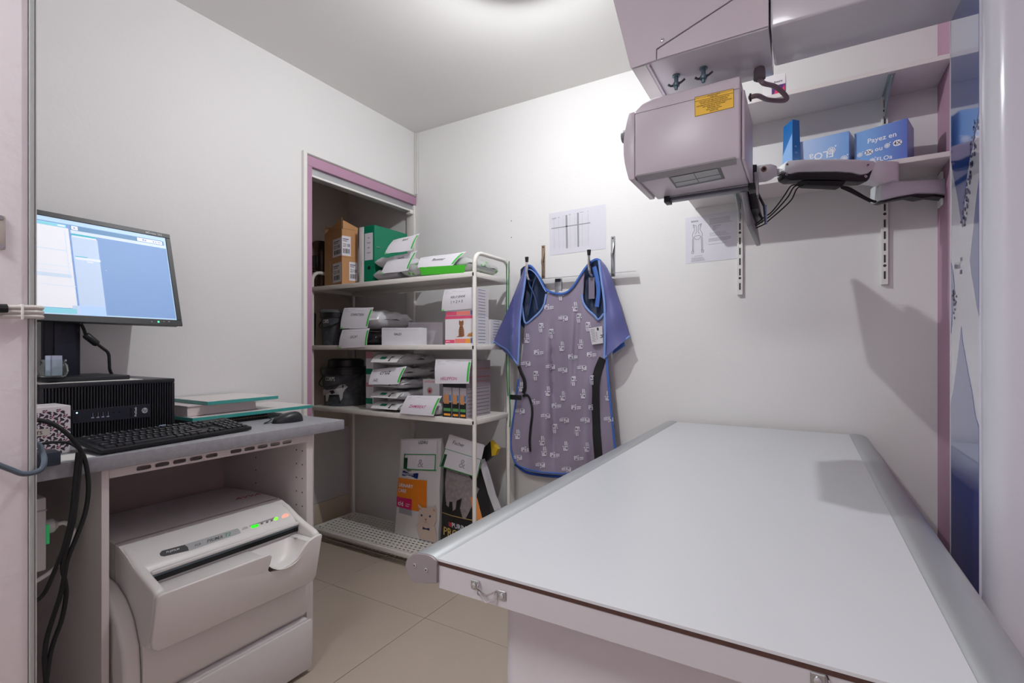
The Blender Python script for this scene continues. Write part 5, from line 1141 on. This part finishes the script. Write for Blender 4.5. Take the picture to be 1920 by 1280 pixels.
note('order note in pink handwriting on the dark carton', [(817, 673), (885, 673), (879.5, 719), (816, 719)], 'HELIPPON', .86, .13, .18, .6, pen=inkr, bottom=False, yb=1.985, tilt=(.012, -.002))
# ---- bottom shelf: two big bags
def upright(name, label, px, yb, yt, depth, m, bulge=.02):
    a, b, c, d = [RY(u, v, y) for (u, v), y in zip(px, (yt, yt, yb, yb))]
    c.z = d.z = zb0
    q = Quad(a, b, c, d)
    wr = lambda s, t_: .0025*math.sin(9*s+5*t_)*math.sin(7*t_+2)+.002*math.sin(15*t_-6*s)
    fn = lambda s, t_: q.P(s, t_, bulge*math.sin(math.pi*s)**.7*math.sin(math.pi*(.15+.8*t_))+wr(s, t_))
    dep = lambda t_: depth*min(1, .12+1.6*t_)
    mid = (a+b+c+d)/4
    t = thing(name, label, 'bag', (mid.x, mid.y+depth/2, zb0))
    mb = MB().grid(fn, 14, 18); n = 15*19
    mb.grid(lambda s, t_: q.P(s, t_)+V(.0, dep(t_), 0), 14, 18)
    idx = [i for i in range(15)]+[j*15+14 for j in range(1, 19)]+[18*15+i for i in range(13, -1, -1)]+[j*15 for j in range(17, 0, -1)]
    for k in range(len(idx)): p_, r_ = idx[k], idx[(k+1) % len(idx)]; mb.f.append((p_, r_, n+r_, n+p_))
    mb.build('sack', m, t, smooth=True, ang=50)
    return t, Quad(a, b, c, d, fn=fn)
t, q = upright('cat_food_bag', 'white and orange cat food bag with a cream cat on the perforated shelf', [(752, 823), (828, 821), (822, 1010), (740, 1001)], 2.165, 2.185, .085, mat('bag_white', (214, 212, 212), .3, bump=.12, bscale=20))
def pr_(name, m_, L=None, polys=None, e=.0012):
    m = MB(); e = e*2.2
    if L:
        for (s0, t0, s1, t1) in L:
            n = 4
            for i in range(n):
                for j in range(n): q.rects(m, [(s0+(s1-s0)*i/n, t0+(t1-t0)*j/n, s0+(s1-s0)*(i+1)/n, t0+(t1-t0)*(j+1)/n)], e=e)
    for p in (polys or []): 
        cs = sum(a for a, b in p)/len(p); ct = sum(b for a, b in p)/len(p)
        for k in range(len(p)): m.flat([q.P(*p[k], e), q.P(*p[(k+1) % len(p)], e), q.P(cs, ct, e)])
    return m.build(name, m_, t, fixn=False)
pr_('printed_orange', mat('bag_orange', (232, 132, 36), .35), [(.005, .405, .745, .715)])
pr_('printed_magenta', mat('bag_magenta', (206, 26, 106), .35), [(.005, .605, .42, .715)], e=.0018)
pr_('printed_navy', mat('bag_navy', (26, 48, 110), .35), polys=[[(.13, .325), (.55, .34), (.53, .395), (.11, .38)]])
pr_('printed_grey_panel', mat('bag_grey', (158, 160, 168), .4), [(.08, .715, .43, .775)])
pr_('corner_orange', MATS['bag_orange'], [(.06, .02, .2, .048)])
m = MB(); q.text(m, 'URINARY', .06, .495, .036, wmax=.5, e=0.0056); q.text(m, 'CARE', .06, .55, .036, wmax=.3, e=0.0056); q.text(m, 'c/d', .07, .69, .05, e=0.0074, wmax=.2); q.text(m, 'multicare', .28, .665, .012, wmax=.13, e=0.0074); q.text(m, 'stress', .28, .685, .012, wmax=.1, e=0.0074); m.build('printed_text', inkw, t, fixn=False)
m = MB(); q.text(m, 'PRESCRIPTION', .15, .365, .018, wmax=.36, e=0.0074); q.text(m, 'DIET', .25, .385, .016, e=0.0074, wmax=.18); m.build('printed_diet', inkw, t, fixn=False)
m = MB(); q.text(m, "Hill's", .26, .328, .028, wmax=.2, e=0.0074); m.build('printed_brand', ink, t, fixn=False)
catw = mat('print_cream_cat', (206, 186, 172), .5)
pr_('printed_cat', catw, polys=[[(.60, .70), (.57, .64), (.66, .67), (.84, .67), (.93, .635), (.955, .70), (.965, .78), (.92, .83), (.975, .90), (.985, .985), (.60, .985), (.55, .92), (.55, .85), (.60, .82), (.57, .76)]], e=.0024)
pr_('printed_ears', mat('print_ear_pink', (186, 146, 140), .5), polys=[[(.595, .665), (.60, .70), (.645, .69)], [(.90, .665), (.88, .69), (.94, .70)]], e=.0028)
m = MB()
for s in (.665, .835): q.disc(m, s, .745, .0065, e=0.0091, n=12)
m.build('printed_eyes', mat('print_eye', (70, 88, 120), .4), t, fixn=False)
m = MB(); q.poly(m, [(.725, .775), (.775, .775), (.75, .795)], .009); q.poly(m, [(.70, .812), (.75, .800), (.80, .812), (.75, .806)], .009); m.build('printed_nose', mat('print_nose', (180, 110, 110), .5), t, fixn=False)
pr_('printed_collar', mat('print_bow', (44, 48, 90), .5), polys=[[(.68, .86), (.75, .87), (.82, .858), (.83, .885), (.75, .88), (.67, .885)]], e=.003)
# order sheet taped on it
pr_('taped_sheet', paper, [(.06, .012, .93, .30)], e=.0024)
m = MB(); q.text(m, 'LEDRU', .5, .05, .03, e=0.0091, wmax=.28, shear=.1); m.build('handwriting', ink, t, fixn=False)
pr_('green_frame', mat('frame_green', (40, 140, 70), .5), [(.16, .15, .91, .158), (.16, .298, .93, .308), (.16, .15, .19, .30), (.895, .15, .915, .30)], e=.0036)
pr_('green_block', mat('frame_darkgreen', (16, 70, 44), .5), [(.17, .19, .27, .30)], e=.0038)
m = MB(); q.text(m, '&', .53, .28, .08, e=0.0082); q.rects(m, [(.68, .17+.018*k, .88, .1715+.018*k) for k in range(7)], e=0.0087); m.build('printed_grey', inkg, t, fixn=False)
t, q = upright('dog_food_bag', 'black pet food bag with a folded top leaning behind the table rail', [(833, 866), (905, 880), (938, 1012), (826, 1009)], 2.17, 2.19, .09, mat('bag_black', (36, 36, 38), .28, bump=.1, bscale=20), .02)
fur = mat('print_fur', (150, 140, 142), .5, var=.5, scale=50)
o = pr_('printed_dog', fur, polys=[[(.1, .05), (.55, .02), (.80, .20), (.52, .36), (.3, .44), (.1, .46), (.06, .25)], [(.8, .20), (.86, .23), (.62, .50), (.52, .61), (.46, .60), (.42, .50), (.50, .34)], [(.26, .40), (.38, .38), (.33, .52), (.27, .55)], [(.1, .40), (.2, .40), (.18, .52), (.12, .5)]], e=.0016)
pr_('printed_gold_line', mat('print_gold', (214, 186, 110), .35, .3), [(0, .605, 1, .613)], e=.0016)
pr_('printed_orange', mat('print_orange2', (232, 150, 80), .4), polys=[[(.05, .94), (.3, .9), (.5, .97), (.4, 1), (.05, 1)]], e=.0016)
pr_('printed_flash', MATS['print_orange2'], polys=[[(.66, .34), (.80, .34), (.84, .6), (.68, .6)]], e=.0016)
m = MB(); q.text(m, 'PURINA', .24, .75, .06, e=0.0060, wmax=.36); m.build('printed_brand', inkw, t, fixn=False)
m = MB(); q.text(m, 'PRO PLAN', .06, .87, .10, e=0.0060, wmax=.72); m.build('printed_name', MATS['print_gold'], t, fixn=False)
m = MB(); q.rects(m, [(.17, .695, .23, .75)], e=0.0060); m.build('printed_check', mat('print_red2', (200, 50, 60), .5), t, fixn=False)
# folded top and silver gusset of the black bag
fp = [RY(u, v, 2.215) for u, v in ((899, 859), (908, 838), (919, 826.5), (922, 855), (910, 866))]
MB().prism(fp, (0, .03, 0)).build('folded_top', mat('bag_black', (36, 36, 38), .28), t, bevel=.002)
fp = [RY(u, v, 2.214) for u, v in ((919.5, 826), (933, 842), (929, 853), (922, 855))]
MB().prism(fp, (0, .03, 0)).build('yellow_seam', mat('seam_yellow', (206, 172, 40), .4), t)
fp = [RY(u, v, 2.165) for u, v in ((901, 862), (909, 884), (922, 930), (932, 956), (927, 958), (915, 925), (905, 890), (899, 868))]
MB().prism(fp, (0, .04, 0)).build('silver_gusset', foil, t)
c = quadY([(842.6, 813.7, 2.165), (908.8, 834, 2.165), (895, 896, 2.135), (823.7, 874, 2.135)]); mid = sum(c, V(0, 0, 0))/4
t = thing('paper_note', 'green-framed order sheet slanting on the black bag', 'paper', (mid.x, mid.y, min(p.z for p in c)), 'handwritten order notes on the rack')
q = Quad(*c); MB().prism(q.p, (0, .0006, 0)).build('sheet', paper, t)
m = MB(); q.text(m, 'Fischer', .16, .25, .11, shear=.15, wmax=.32); m.build('handwriting', ink, t, fixn=False)
m = MB(); q.rects(m, [(.0, .44, 1, .455), (0, .97, 1, 1), (0, .44, .02, 1), (.98, .44, 1, 1)]); m.build('green_frame', MATS['frame_green'], t, fixn=False)
m = MB(); q.rects(m, [(.03, .6, .11, .97)], e=.0006); m.build('green_block', MATS['frame_darkgreen'], t, fixn=False)
m = MB(); q.text(m, '&', .48, .86, .26); q.rects(m, [(.66, .52+.05*k, .95, .525+.05*k) for k in range(8)]); m.build('printed_grey', inkg, t, fixn=False)
# green lanyards on the back post
t = thing('green_lanyards', 'two long green cords hanging from the back right post of the rack', 'cord', (-1.38, 2.29, .75))
for L in ([(946, 488), (946.5, 560), (946, 640), (947, 700), (949, 742)], [(951, 490), (950, 570), (951, 650), (951, 720), (953, 770), (952, 800)]):
    MB().tube(curve([RY(u, v, 2.278)+V(.012, 0, 0) for u, v in L], 6), .0028, 7).build('cord', mat('cord_green', (20, 120, 60), .5), t, smooth=True)
# dark garment and poles in the closet
t = thing('folded_umbrella', 'black folded umbrella hanging in the closet left of the buckets', 'umbrella', (-2.70, 2.03, .8))
MB().lathe([(.006, .78), (.012, .84), (.03, 1.0), (.045, 1.25), (.05, 1.38), (.02, 1.42)], (-2.70, 2.03, 0), 9).build('canopy', mat('umbrella_black', (22, 22, 25), .7), t, smooth=True, ang=30)
MB().tube([V(-2.70, 2.03, 1.42), V(-2.685, 2.03, 1.50)], .008, 8).build('handle', mat('handle_maroon', (60, 16, 18), .4), t, smooth=True)
o = MB().tube([V(-2.60, 2.33, zl0+.004), RY(664, 652, 2.335)], .009, 9).build('wooden_stick', mat('pole_wood', (150, 110, 78), .6, var=.15, scale=60, stretch=(1, 1, .05)), smooth=True); tag(o, 'thin wooden stick leaning behind the larger bucket on the lower shelf', 'stick')
# ------------------------------------------------------------------ lead apron on its hooks
def foldY(u, v):
    k = min(1, max(0, (v-540)/120))
    f = .015*math.cos((u-1052)/11.5+.25*math.sin(v*.02))+.008*math.cos((u-1020)/6.3+v*.012)+.005*math.sin(v*.05+u*.04)
    f += .036*math.exp(-((u-1034-.02*(v-600))/4.5)**2)*min(1, max(0, (v-580)/40))*max(0, 1-(v-600)/320)+.036*math.exp(-((u-1084+.05*(v-560))/5)**2)*max(0, 1-max(0, v-600)/150)-.006*math.exp(-((u-1060)/12)**2)
    return 2.325+f*k*.8+.012*(1-k)*abs(u-1055)/80
def AP(u, v, off=0): return RY(u, v, foldY(u, v)-off)
ap = thing('lead_apron', 'grey-mauve x-ray apron with blue piping and small white logos on wall hooks', 'apron', (-.95, 2.33, .55))
cloth = mat('apron_cloth', (142, 132, 152), .55, var=.04, scale=12)
pipe = mat('apron_piping', (122, 152, 212), .5)
pipe2 = mat('apron_piping_deep', (62, 104, 182), .5)
sleeve = mat('apron_sleeve', (100, 104, 158), .38, var=.06, scale=10)
navy = mat('apron_lining', (26, 42, 70), .4, var=.15, scale=14, bump=.3, bscale=18)
strap = mat('strap_black', (20, 20, 23), .7)
def rs(pts, n):
    c = curve([V(p[0], p[1], 0) for p in pts], 10); L = [0]
    for i in range(1, len(c)): L.append(L[-1]+(c[i]-c[i-1]).length)
    out = []; j = 0
    for k in range(n+1):
        t = L[-1]*k/n
        while j < len(L)-2 and L[j+1] < t: j += 1
        a = (t-L[j])/max(1e-9, L[j+1]-L[j]); p = c[j].lerp(c[j+1], a); out.append((p.x, p.y))
    return out
def coons(top, bot, left, right, nu, nv):
    T, B, Lf, Rt = rs(top, nu), rs(bot, nu), rs(left, nv), rs(right, nv)
    def g(i, j):
        s, t = i/nu, j/nv
        r = []
        for c in (0, 1):
            r.append((1-t)*T[i][c]+t*B[i][c]+(1-s)*Lf[j][c]+s*Rt[j][c]-((1-s)*(1-t)*T[0][c]+s*(1-t)*T[-1][c]+(1-s)*t*B[0][c]+s*t*B[-1][c]))
        return r
    return g
topc = [(984, 607), (997, 599), (1010, 588), (1018, 573), (1023, 551), (1036, 550), (1050, 552), (1064, 548), (1076, 536), (1088, 519), (1096, 510), (1092, 532), (1090, 556), (1097, 576), (1108, 588), (1122, 600), (1134, 588)]
botc = [(966, 866), (985, 878), (1010, 884), (1040, 887), (1075, 888), (1110, 886), (1140, 882), (1156, 874)]
leftc = [(984, 607), (980, 660), (972, 710), (966, 760), (960, 800), (958, 838), (966, 866)]
rightc = [(1134, 588), (1136, 650), (1140, 710), (1146, 770), (1152, 830), (1156, 874)]
G = coons(topc, botc, leftc, rightc, 64, 60)
m = MB().sheet(lambda a, b: AP(*G(round(a*64), round(b*60))), 64, 60, (0, .006, 0)); m.build('front_panel', cloth, ap, smooth=True, ang=70)
# lining seen through the arm holes
for poly in ([(976, 505), (986, 497), (1000, 502), (1014, 520), (1026, 546), (1024, 580), (1004, 600), (984, 614), (976, 600)], [(1088, 520), (1100, 500), (1113, 488), (1126, 488), (1134, 510), (1137, 560), (1136, 600), (1122, 606), (1098, 585), (1088, 562)]):
    cxp = sum(p[0] for p in poly)/len(poly); cyp = sum(p[1] for p in poly)/len(poly)
    ring = rs(poly+[poly[0]], 40)[:-1]; mb = MB(); vs = []; n = len(ring)
    for r in range(6):
        for (u, v) in ring:
            k = r/5; uu, vv = cxp+(u-cxp)*(1-k*.95), cyp+(v-cyp)*(1-k*.95)
            vs.append(RY(uu, vv, 2.352+.012*k+.008*math.sin(uu*.35+.4*math.sin(vv*.2))*k))
    mb.add(vs, [(r*n+i, r*n+(i+1) % n, (r+1)*n+(i+1) % n, (r+1)*n+i) for r in range(5) for i in range(n)]+[tuple(5*n+i for i in range(n))])
    mb.build('lining', navy, ap, smooth=True, ang=70, fixn=False)
# inner straps in the arm holes
MB().tube(curve([RY(u, v, 2.335) for u, v in ((1114, 500), (1119, 520), (1122, 545), (1119, 575))], 5), .01, 8, flat=(.011, .003, (0, 1, 0))).build('inner_band', pipe2, ap, smooth=True)
MB().tube(curve([RY(u, v, 2.337) for u, v in ((989, 515), (993, 535), (998, 545), (1004, 560), (1008, 580))], 5), .004, 7).build('inner_band', mat('apron_navy_edge', (50, 74, 120), .5), ap, smooth=True)
MB().tube(curve([RY(u, v, 2.338) for u, v in ((1006, 515), (999, 535), (996, 560), (990, 590))], 5), .003, 7).build('inner_band', MATS['apron_navy_edge'], ap, smooth=True)
MB().box(*[f(c) for c, f in ()] or (RY(1104, 545, 2.34).x, RY(1115, 545, 2.34).x, 2.338, 2.342, RY(1110, 560, 2.34).z, RY(1110, 520, 2.34).z)).build('care_label', mat('label_grey_lilac', (120, 112, 130), .6), ap)
# neckline and arm hole piping
def pip(pts, name, m_, off=.004, w_=.0075, y=None, th=.004): MB().tube(curve([(RY(u, v, y) if y else AP(u, v, off)) for u, v in pts], 6), w_, 8, flat=(w_, th, (0, 1, 0))).build(name, m_, ap, smooth=True)
pip([(984, 505), (989, 498), (997, 500), (1006, 511), (1014, 526), (1022, 541), (1034, 548), (1050, 551), (1064, 547), (1076, 535), (1087, 518), (1097, 503), (1108, 491), (1118, 486), (1126, 489)], 'neck_piping', pipe2, .008, .006)
pip([(986, 512), (991, 505), (1000, 509), (1009, 520), (1018, 537), (1024, 547)], 'neck_piping', pipe, .010, .003)
pip([(1024, 551), (1021, 568), (1014, 582), (1002, 594), (986, 606), (981, 590), (979, 572)], 'armhole_piping', pipe, .006, .0055)
pip([(1091, 552), (1094, 568), (1103, 581), (1114, 591), (1122, 599), (1132, 588)], 'armhole_piping', pipe, .006, .0055)
# shoulder flaps
def cly(u, y):
    k = ray(u, 600); r = k.x/k.y
    return min(y, 1.366/abs(r)) if u < 1000 else y
def flap(outer, inner, name, bow):
    O, I = rs(outer, 24), rs(inner, 24); bow_left = outer[0][0] < 1000
    def fn(a, b):
        k = round(a*24); u = I[k][0]*(1-b)+O[k][0]*b; v = I[k][1]*(1-b)+O[k][1]*b
        return RY(u, v, cly(u, 2.318-.012*math.sin(math.pi*b)+bow*b*b+.004*math.sin(v*.08+u*.05)))
    MB().sheet(fn, 24, 10, (-.003, .004, 0) if bow_left else (0, .005, 0)).build(name, sleeve, ap, smooth=True, ang=60)
    return lambda e: [RY(u, v, 2.312+bow*e*.9) for u, v in (O if e else I)]
lf = flap([(984, 499), (976, 520), (962, 556), (946, 594), (933, 622), (925.5, 640)], [(987, 500), (984, 530), (978, 570), (974, 610), (973, 645), (971, 684)], 'shoulder_flap', .03)
rf = flap([(1126, 487), (1138, 502), (1152, 535), (1164, 575), (1173, 605), (1181, 630)], [(1123, 488), (1127, 520), (1133, 565), (1134, 600), (1134, 640), (1133, 671)], 'shoulder_flap', .03)
MB().tube(lf(0), .006, 8, flat=(.006, .004, (0, 1, 0))).build('flap_piping', pipe, ap, smooth=True)
MB().tube(rf(0), .006, 8, flat=(.006, .004, (0, 1, 0))).build('flap_piping', pipe, ap, smooth=True)
MB().tube(curve([RY(u, v, cly(u, 2.315)-.002) for u, v in ((971, 684), (962, 672), (950, 656), (937, 648), (925.5, 640))], 5), .005, 8).build('flap_piping', pipe, ap, smooth=True)
MB().tube(curve([RY(1133, 671, 2.315), RY(1146, 659, 2.325), RY(1157, 647, 2.334), RY(1168, 640, 2.338), RY(1181, 630, 2.343)], 5), .005, 8).build('flap_piping', pipe, ap, smooth=True)
fp = [(1150, 655), (1160, 645), (1170, 640), (1172, 648), (1160, 656), (1148, 664)]
MB().prism([RY(u, v, 2.345) for u, v in fp], (0, .004, 0)).build('flap_back', pipe2, ap)
# side and hem piping
pip(leftc[2:]+botc[1:], 'hem_piping', pipe2, .003, .005)
pip([(966, 870), (985, 884), (1012, 890), (1045, 893), (1080, 894)], 'back_hem', mat('apron_back_blue', (24, 62, 140), .5), 0, .008, 2.345)
pip(rightc[1:], 'side_piping', pipe2, .003, .006)
# straps
def ribbon(pts, w_, name, par=ap, off=.008, m_=strap): return MB().tube(curve([AP(u, v, off) for u, v in pts], 6), w_, 8, flat=(w_, .0022, (0, 1, 0))).build(name, m_, par, smooth=True)
ribbon([(973, 686), (977, 698), (983, 712), (984, 726), (981, 737)], .010, 'waist_strap')
bk = MB().box(AP(962, 748).x, AP(982, 748).x, 2.300, 2.312, AP(970, 748).z, AP(970, 739).z).build('buckle', blackp, ap, bevel=.003)
ribbon([(980, 742), (989, 741), (995, 752), (998, 772), (995, 800), (993, 825), (994, 846)], .0065, 'strap_tail')
ribbon([(1131, 672), (1123, 690), (1116, 712), (1115, 745), (1117, 790), (1120, 830), (1123, 868)], .022, 'waist_strap')
# sewn-in label
lc = [(1104.5, 615), (1129, 611), (1131, 643), (1110, 646)]
q = Quad(*[AP(u, v, .012) for u, v in lc])
lb = MB().prism(q.p, (0, .001, 0)).build('sewn_label', mat('label_cloth', (208, 206, 210), .6), ap)
m = MB(); q.rects(m, [(.58, .05, .72, .22)]+[(.08, .1+.09*k, .4, .12+.09*k) for k in range(9)]+[(.48, .3+.08*k, .55, .33+.08*k) for k in range(6)]); q.text(m, 'Pi', .78, .5, .2, rot=-math.pi/2); m.build('printed_text', ink, lb, fixn=False)
# scattered logos
logo = MB(); random.seed(21)
spots = [(1052, 554, 1), (1029, 575, 0), (1078, 575, 3), (1056, 597, 2), (1086, 596, 1), (1015, 614, 1), (1103, 612, 1), (988, 634, 3), (1034, 625, 1), (1053, 649, 3), (1088, 645, 3), (1010, 660, 0), (1109, 664, 0), (1074, 668, 0), (986, 682, 2), (1032, 688, 2), (1055, 694, 2), (1091, 690, 2), (1005, 704, 1), (1076, 714, 1), (1111, 712, 1), (977, 725, 3), (1027, 733, 3), (1055, 742, 3), (1093, 738, 3), (1139, 742, 3), (1003, 753, 0), (1043, 760, 0), (1080, 763, 0), (1112, 763, 0), (975, 771, 2), (1023, 780, 2), (1058, 788, 2), (1097, 788, 2), (1141, 786, 2), (1041, 803, 1), (1083, 808, 1), (970, 814, 3), (1016, 826, 3), (1060, 836, 3), (1100, 838, 3), (986, 842, 0), (1040, 852, 0), (1085, 858, 0), (1013, 872, 2), (970, 858, 2), (1062, 880, 2), (1020, 846, 3)]
for (u, v, r) in spots:
    cr, sr = [(1, 0), (0, 1), (-1, 0), (0, -1)][r]
    def pt(x, y): return AP(u+(x*cr-y*sr), v+(x*sr+y*cr), .0042)
    for x0, x1, y0, y1 in ((-8.5, -6.3, -3.5, 4), (-6.3, -3, -3.5, -1.9), (-6.3, -3, -.4, 1), (-4.4, -3, -1.9, -.4), (-1.9, .1, -1.5, 4), (-1.9, .1, -5, -3), (1.5, 9, -1.4, .2), (1.5, 9, 1.6, 3.2), (-7, 6, 4.6, 5.2)): logo.flat([pt(x0, y0), pt(x1, y0), pt(x1, y1), pt(x0, y1)])
o = logo.build('printed_logos', mat('ink_logo', (222, 220, 230), .5), ap, fixn=False); o['kind'] = 'stuff'
# ------------------------------------------------------------------ hook rail
hk = thing('hook_rail', 'flat metal hook rail with two black-tipped hooks carrying the apron', 'hook rail', (-.95, 2.40, 1.5))
a, b = RY(985, 527, 2.385), RY(1193, 506, 2.385)
zr_ = (a.z+b.z)/2
MB().hexa([V(a.x, 2.366, zr_-.003), V(b.x, 2.366, zr_-.003), V(b.x, 2.396, zr_+.0008), V(a.x, 2.396, zr_+.0008), V(a.x, 2.366, zr_-.001), V(b.x, 2.366, zr_-.001), V(b.x, 2.396, zr_+.0028), V(a.x, 2.396, zr_+.0028)]).build('bar', steel, hk, bevel=.0005, seg=1)
for (u, v) in ((991, 487), (1107, 474)):
    p = RY(u, v, 2.325); x = p.x; zt_ = p.z
    h = MB().tube(curve([V(x+.008, 2.372, zr_), V(x+.008, 2.345, zr_-.012), V(x+.004, 2.318, zr_-.008), V(x, 2.308, zr_+.02), V(x, 2.306, zt_-.012)], 6), .0065, 9).build('hook', chrome, hk, smooth=True)
    MB().lathe([(.0075, zt_-.016), (.0098, zt_+.008), (.0098, zt_+.012)], (x, 2.306, 0), 14).build('rubber_tip', blackr, h, smooth=True)
p0, p1 = RY(1041, 522, 2.41), RY(1053, 560, 2.41)
cpl = MB().box(p0.x, p1.x, 2.405, 2.4195, p1.z, p0.z).build('centre_plate', mat('plate_satin', (170, 170, 174), .4, .5), hk, bevel=.001)
MB().box(p0.x+.004, p1.x-.004, 2.402, 2.4049, p0.z-.02, p0.z-.004).build('plate_socket', mat('socket_blue_dark', (60, 62, 78), .4), cpl)
for (u, v0, v1, m_, lab) in ((1019, 460, 514, mat('bracket_brass', (172, 150, 128), .35, .7), 'brown-tinted bent metal wall bracket left of the printed table'), (1149.5, 443, 510, steel, 'silver bent metal wall bracket right of the printed table')):
    a, b = RY(u, v0, YB), RY(u, v1, YB); t = thing('wall_bracket', lab, 'bracket', (a.x, YB, b.z), 'bent metal wall brackets')
    x = a.x; w_ = .0105
    MB().box(x-w_, x+w_, YB-.004, YB-.0003, b.z-.02, a.z).build('strip', m_, t, bevel=.0012, seg=1)
    MB().tube(curve([V(x+.002, YB-.006, a.z-.035), V(x+.003, YB-.012, a.z-.06), V(x-.002, YB-.014, a.z-.09), V(x, YB-.008, a.z-.12), V(x, YB-.006, b.z-.01)], 5), .006, 8, flat=(.006, .003, (0, 1, 0))).build('bent_tongue', m_, t, smooth=True)
    for dz in (.010, .09): MB().lathe([(.0045, YB-.0042), (.004, YB-.0056)], (x, 0, a.z-dz), 12, 'y').build('screw', mat('screw_dark2', (70, 68, 64), .4, .6), t)
# ------------------------------------------------------------------ papers on the back wall
def wall_sheet(label, px, m_=paper):
    c = [RY(u, v, YB-.0012) for u, v in px]; mid = sum(c, V(0, 0, 0))/4
    t = thing('wall_sheet', label, 'paper', (mid.x, YB, min(p.z for p in c)), 'printed sheets on the back wall')
    MB().prism(c, (0, .0008, 0)).build('sheet', m_, t)
    return t, Quad(*c)
t, q = wall_sheet('landscape sheet with a printed grey table above the apron hooks', [(1029, 400.5), (1136, 382.5), (1136, 466), (1031, 479)], mat('sheet_white', (214, 213, 222), .5))
gb_ = mat('table_bar_grey', (150, 149, 156), .6)
m = MB(); q.rects(m, [(.305, .1, .338, .88)], e=.0005); m.build('printed_bar', gb_, t, fixn=False)
m = MB(); q.rects(m, [(.51, .09, .54, .88)], e=.0005); m.build('printed_bar', gb_, t, fixn=False)
m = MB(); q.rects(m, [(.045, .355, .74, .378)], e=.0005); m.build('printed_rule', gb_, t, fixn=False)
m = MB(); q.rects(m, [(s, .14, s+.004, .88) for s in (.09, .175, .26, .38, .47, .595, .70)]+[(.05, .42+.035*k, .72, .4215+.035*k) for k in range(13)]+[(.05, .2+.03*k, .72, .2015+.03*k) for k in range(5)], e=.0004); o = m.build('printed_grid', mat('grid_pale', (186, 184, 194), .6), t, fixn=False); o['kind'] = 'stuff'
m = MB(); q.rects(m, [(.06, .12, .14, .14), (.06, .15, .13, .16), (.17, .12, .2, .14), (.255, .11, .27, .125), (.365, .09, .40, .105), (.365, .115, .39, .125), (.455, .1, .47, .11), (.56, .085, .62, .1), (.69, .09, .71, .1)], e=.0006); o = m.build('printed_headings', inkg, t, fixn=False); o['kind'] = 'stuff'
t, q = wall_sheet('sheet with a printed animal skeleton drawing beside the slotted standard', [(1285, 409), (1383, 393), (1384, 484), (1286, 494.5)], mat('sheet_white', (214, 213, 222), .5))
m = MB(); sk = mat('ink_skeleton', (120, 118, 126), .6)
def ln(pts, w_=.0016):
    for a, b in zip(pts[:-1], pts[1:]):
        A3, B3 = q.P(*a, .0006), q.P(*b, .0006); d = (B3-A3).normalized().cross(q.n)*w_/2; m.flat([A3-d, B3-d, B3+d, A3+d])
for sg in (1, -1):
    X_ = lambda s: .235+sg*s
    for L in ([(.02, .2), (.06, .18), (.055, .3), (.09, .36), (.10, .42), (.07, .46), (.05, .42), (.0, .42)], [(.02, .2), (.015, .34), (.045, .38)], [(.0, .5), (.03, .5), (.06, .46)], [(.095, .46), (.10, .6), (.10, .74)], [(.075, .46), (.078, .6), (.082, .74)], [(.075, .74), (.12, .75), (.115, .79), (.08, .79), (.075, .74)], [(.06, .18), (.085, .17), (.07, .24)]): ln([(X_(a), b) for a, b in L])
o = m.build('printed_skeleton', sk, t, fixn=False); o['kind'] = 'stuff'
m = MB(); q.text(m, 'BOXAI', .12, .12, .035, wmax=.16); m.build('printed_title', mat('ink_grey_dark', (96, 94, 102), .6), t, fixn=False)
m = MB(); rnd = random.Random(4); L = []
for k in range(7): L.append((.47, .10+.019*k, .47+rnd.uniform(.38, .44), .106+.019*k))
for k in range(6): L.append((.53, .25+.019*k, .53+rnd.uniform(.03, .2), .256+.019*k))
for k in range(3): L.append((.47, .40+.03*k, .47+rnd.uniform(.3, .4), .406+.03*k))
for k in range(4): L.append((.45, .52+.019*k, .45+rnd.uniform(.35, .44), .526+.019*k))
L += [(.45, .64, .8, .646), (.17, .855, .33, .861)]
for k in range(5): L.append((.11, .89+.019*k, .11+rnd.uniform(.2, .28), .895+.019*k))
q.rects(m, L, e=.0005); o = m.build('printed_lines', mat('ink_line', (150, 148, 158), .6), t, fixn=False); o['kind'] = 'stuff'
# plugged drill holes in the plaster
for (u, v) in ((959, 414), (959, 445)):
    p = RY(u, v, YB); o = MB().lathe([(.003, YB-.0008), (.003, YB-.0001)], (p.x, 0, p.z), 8, 'y').build('drill_hole', mat('hole_grey', (90, 86, 84), .8), bpy.data.objects['wall_back'])
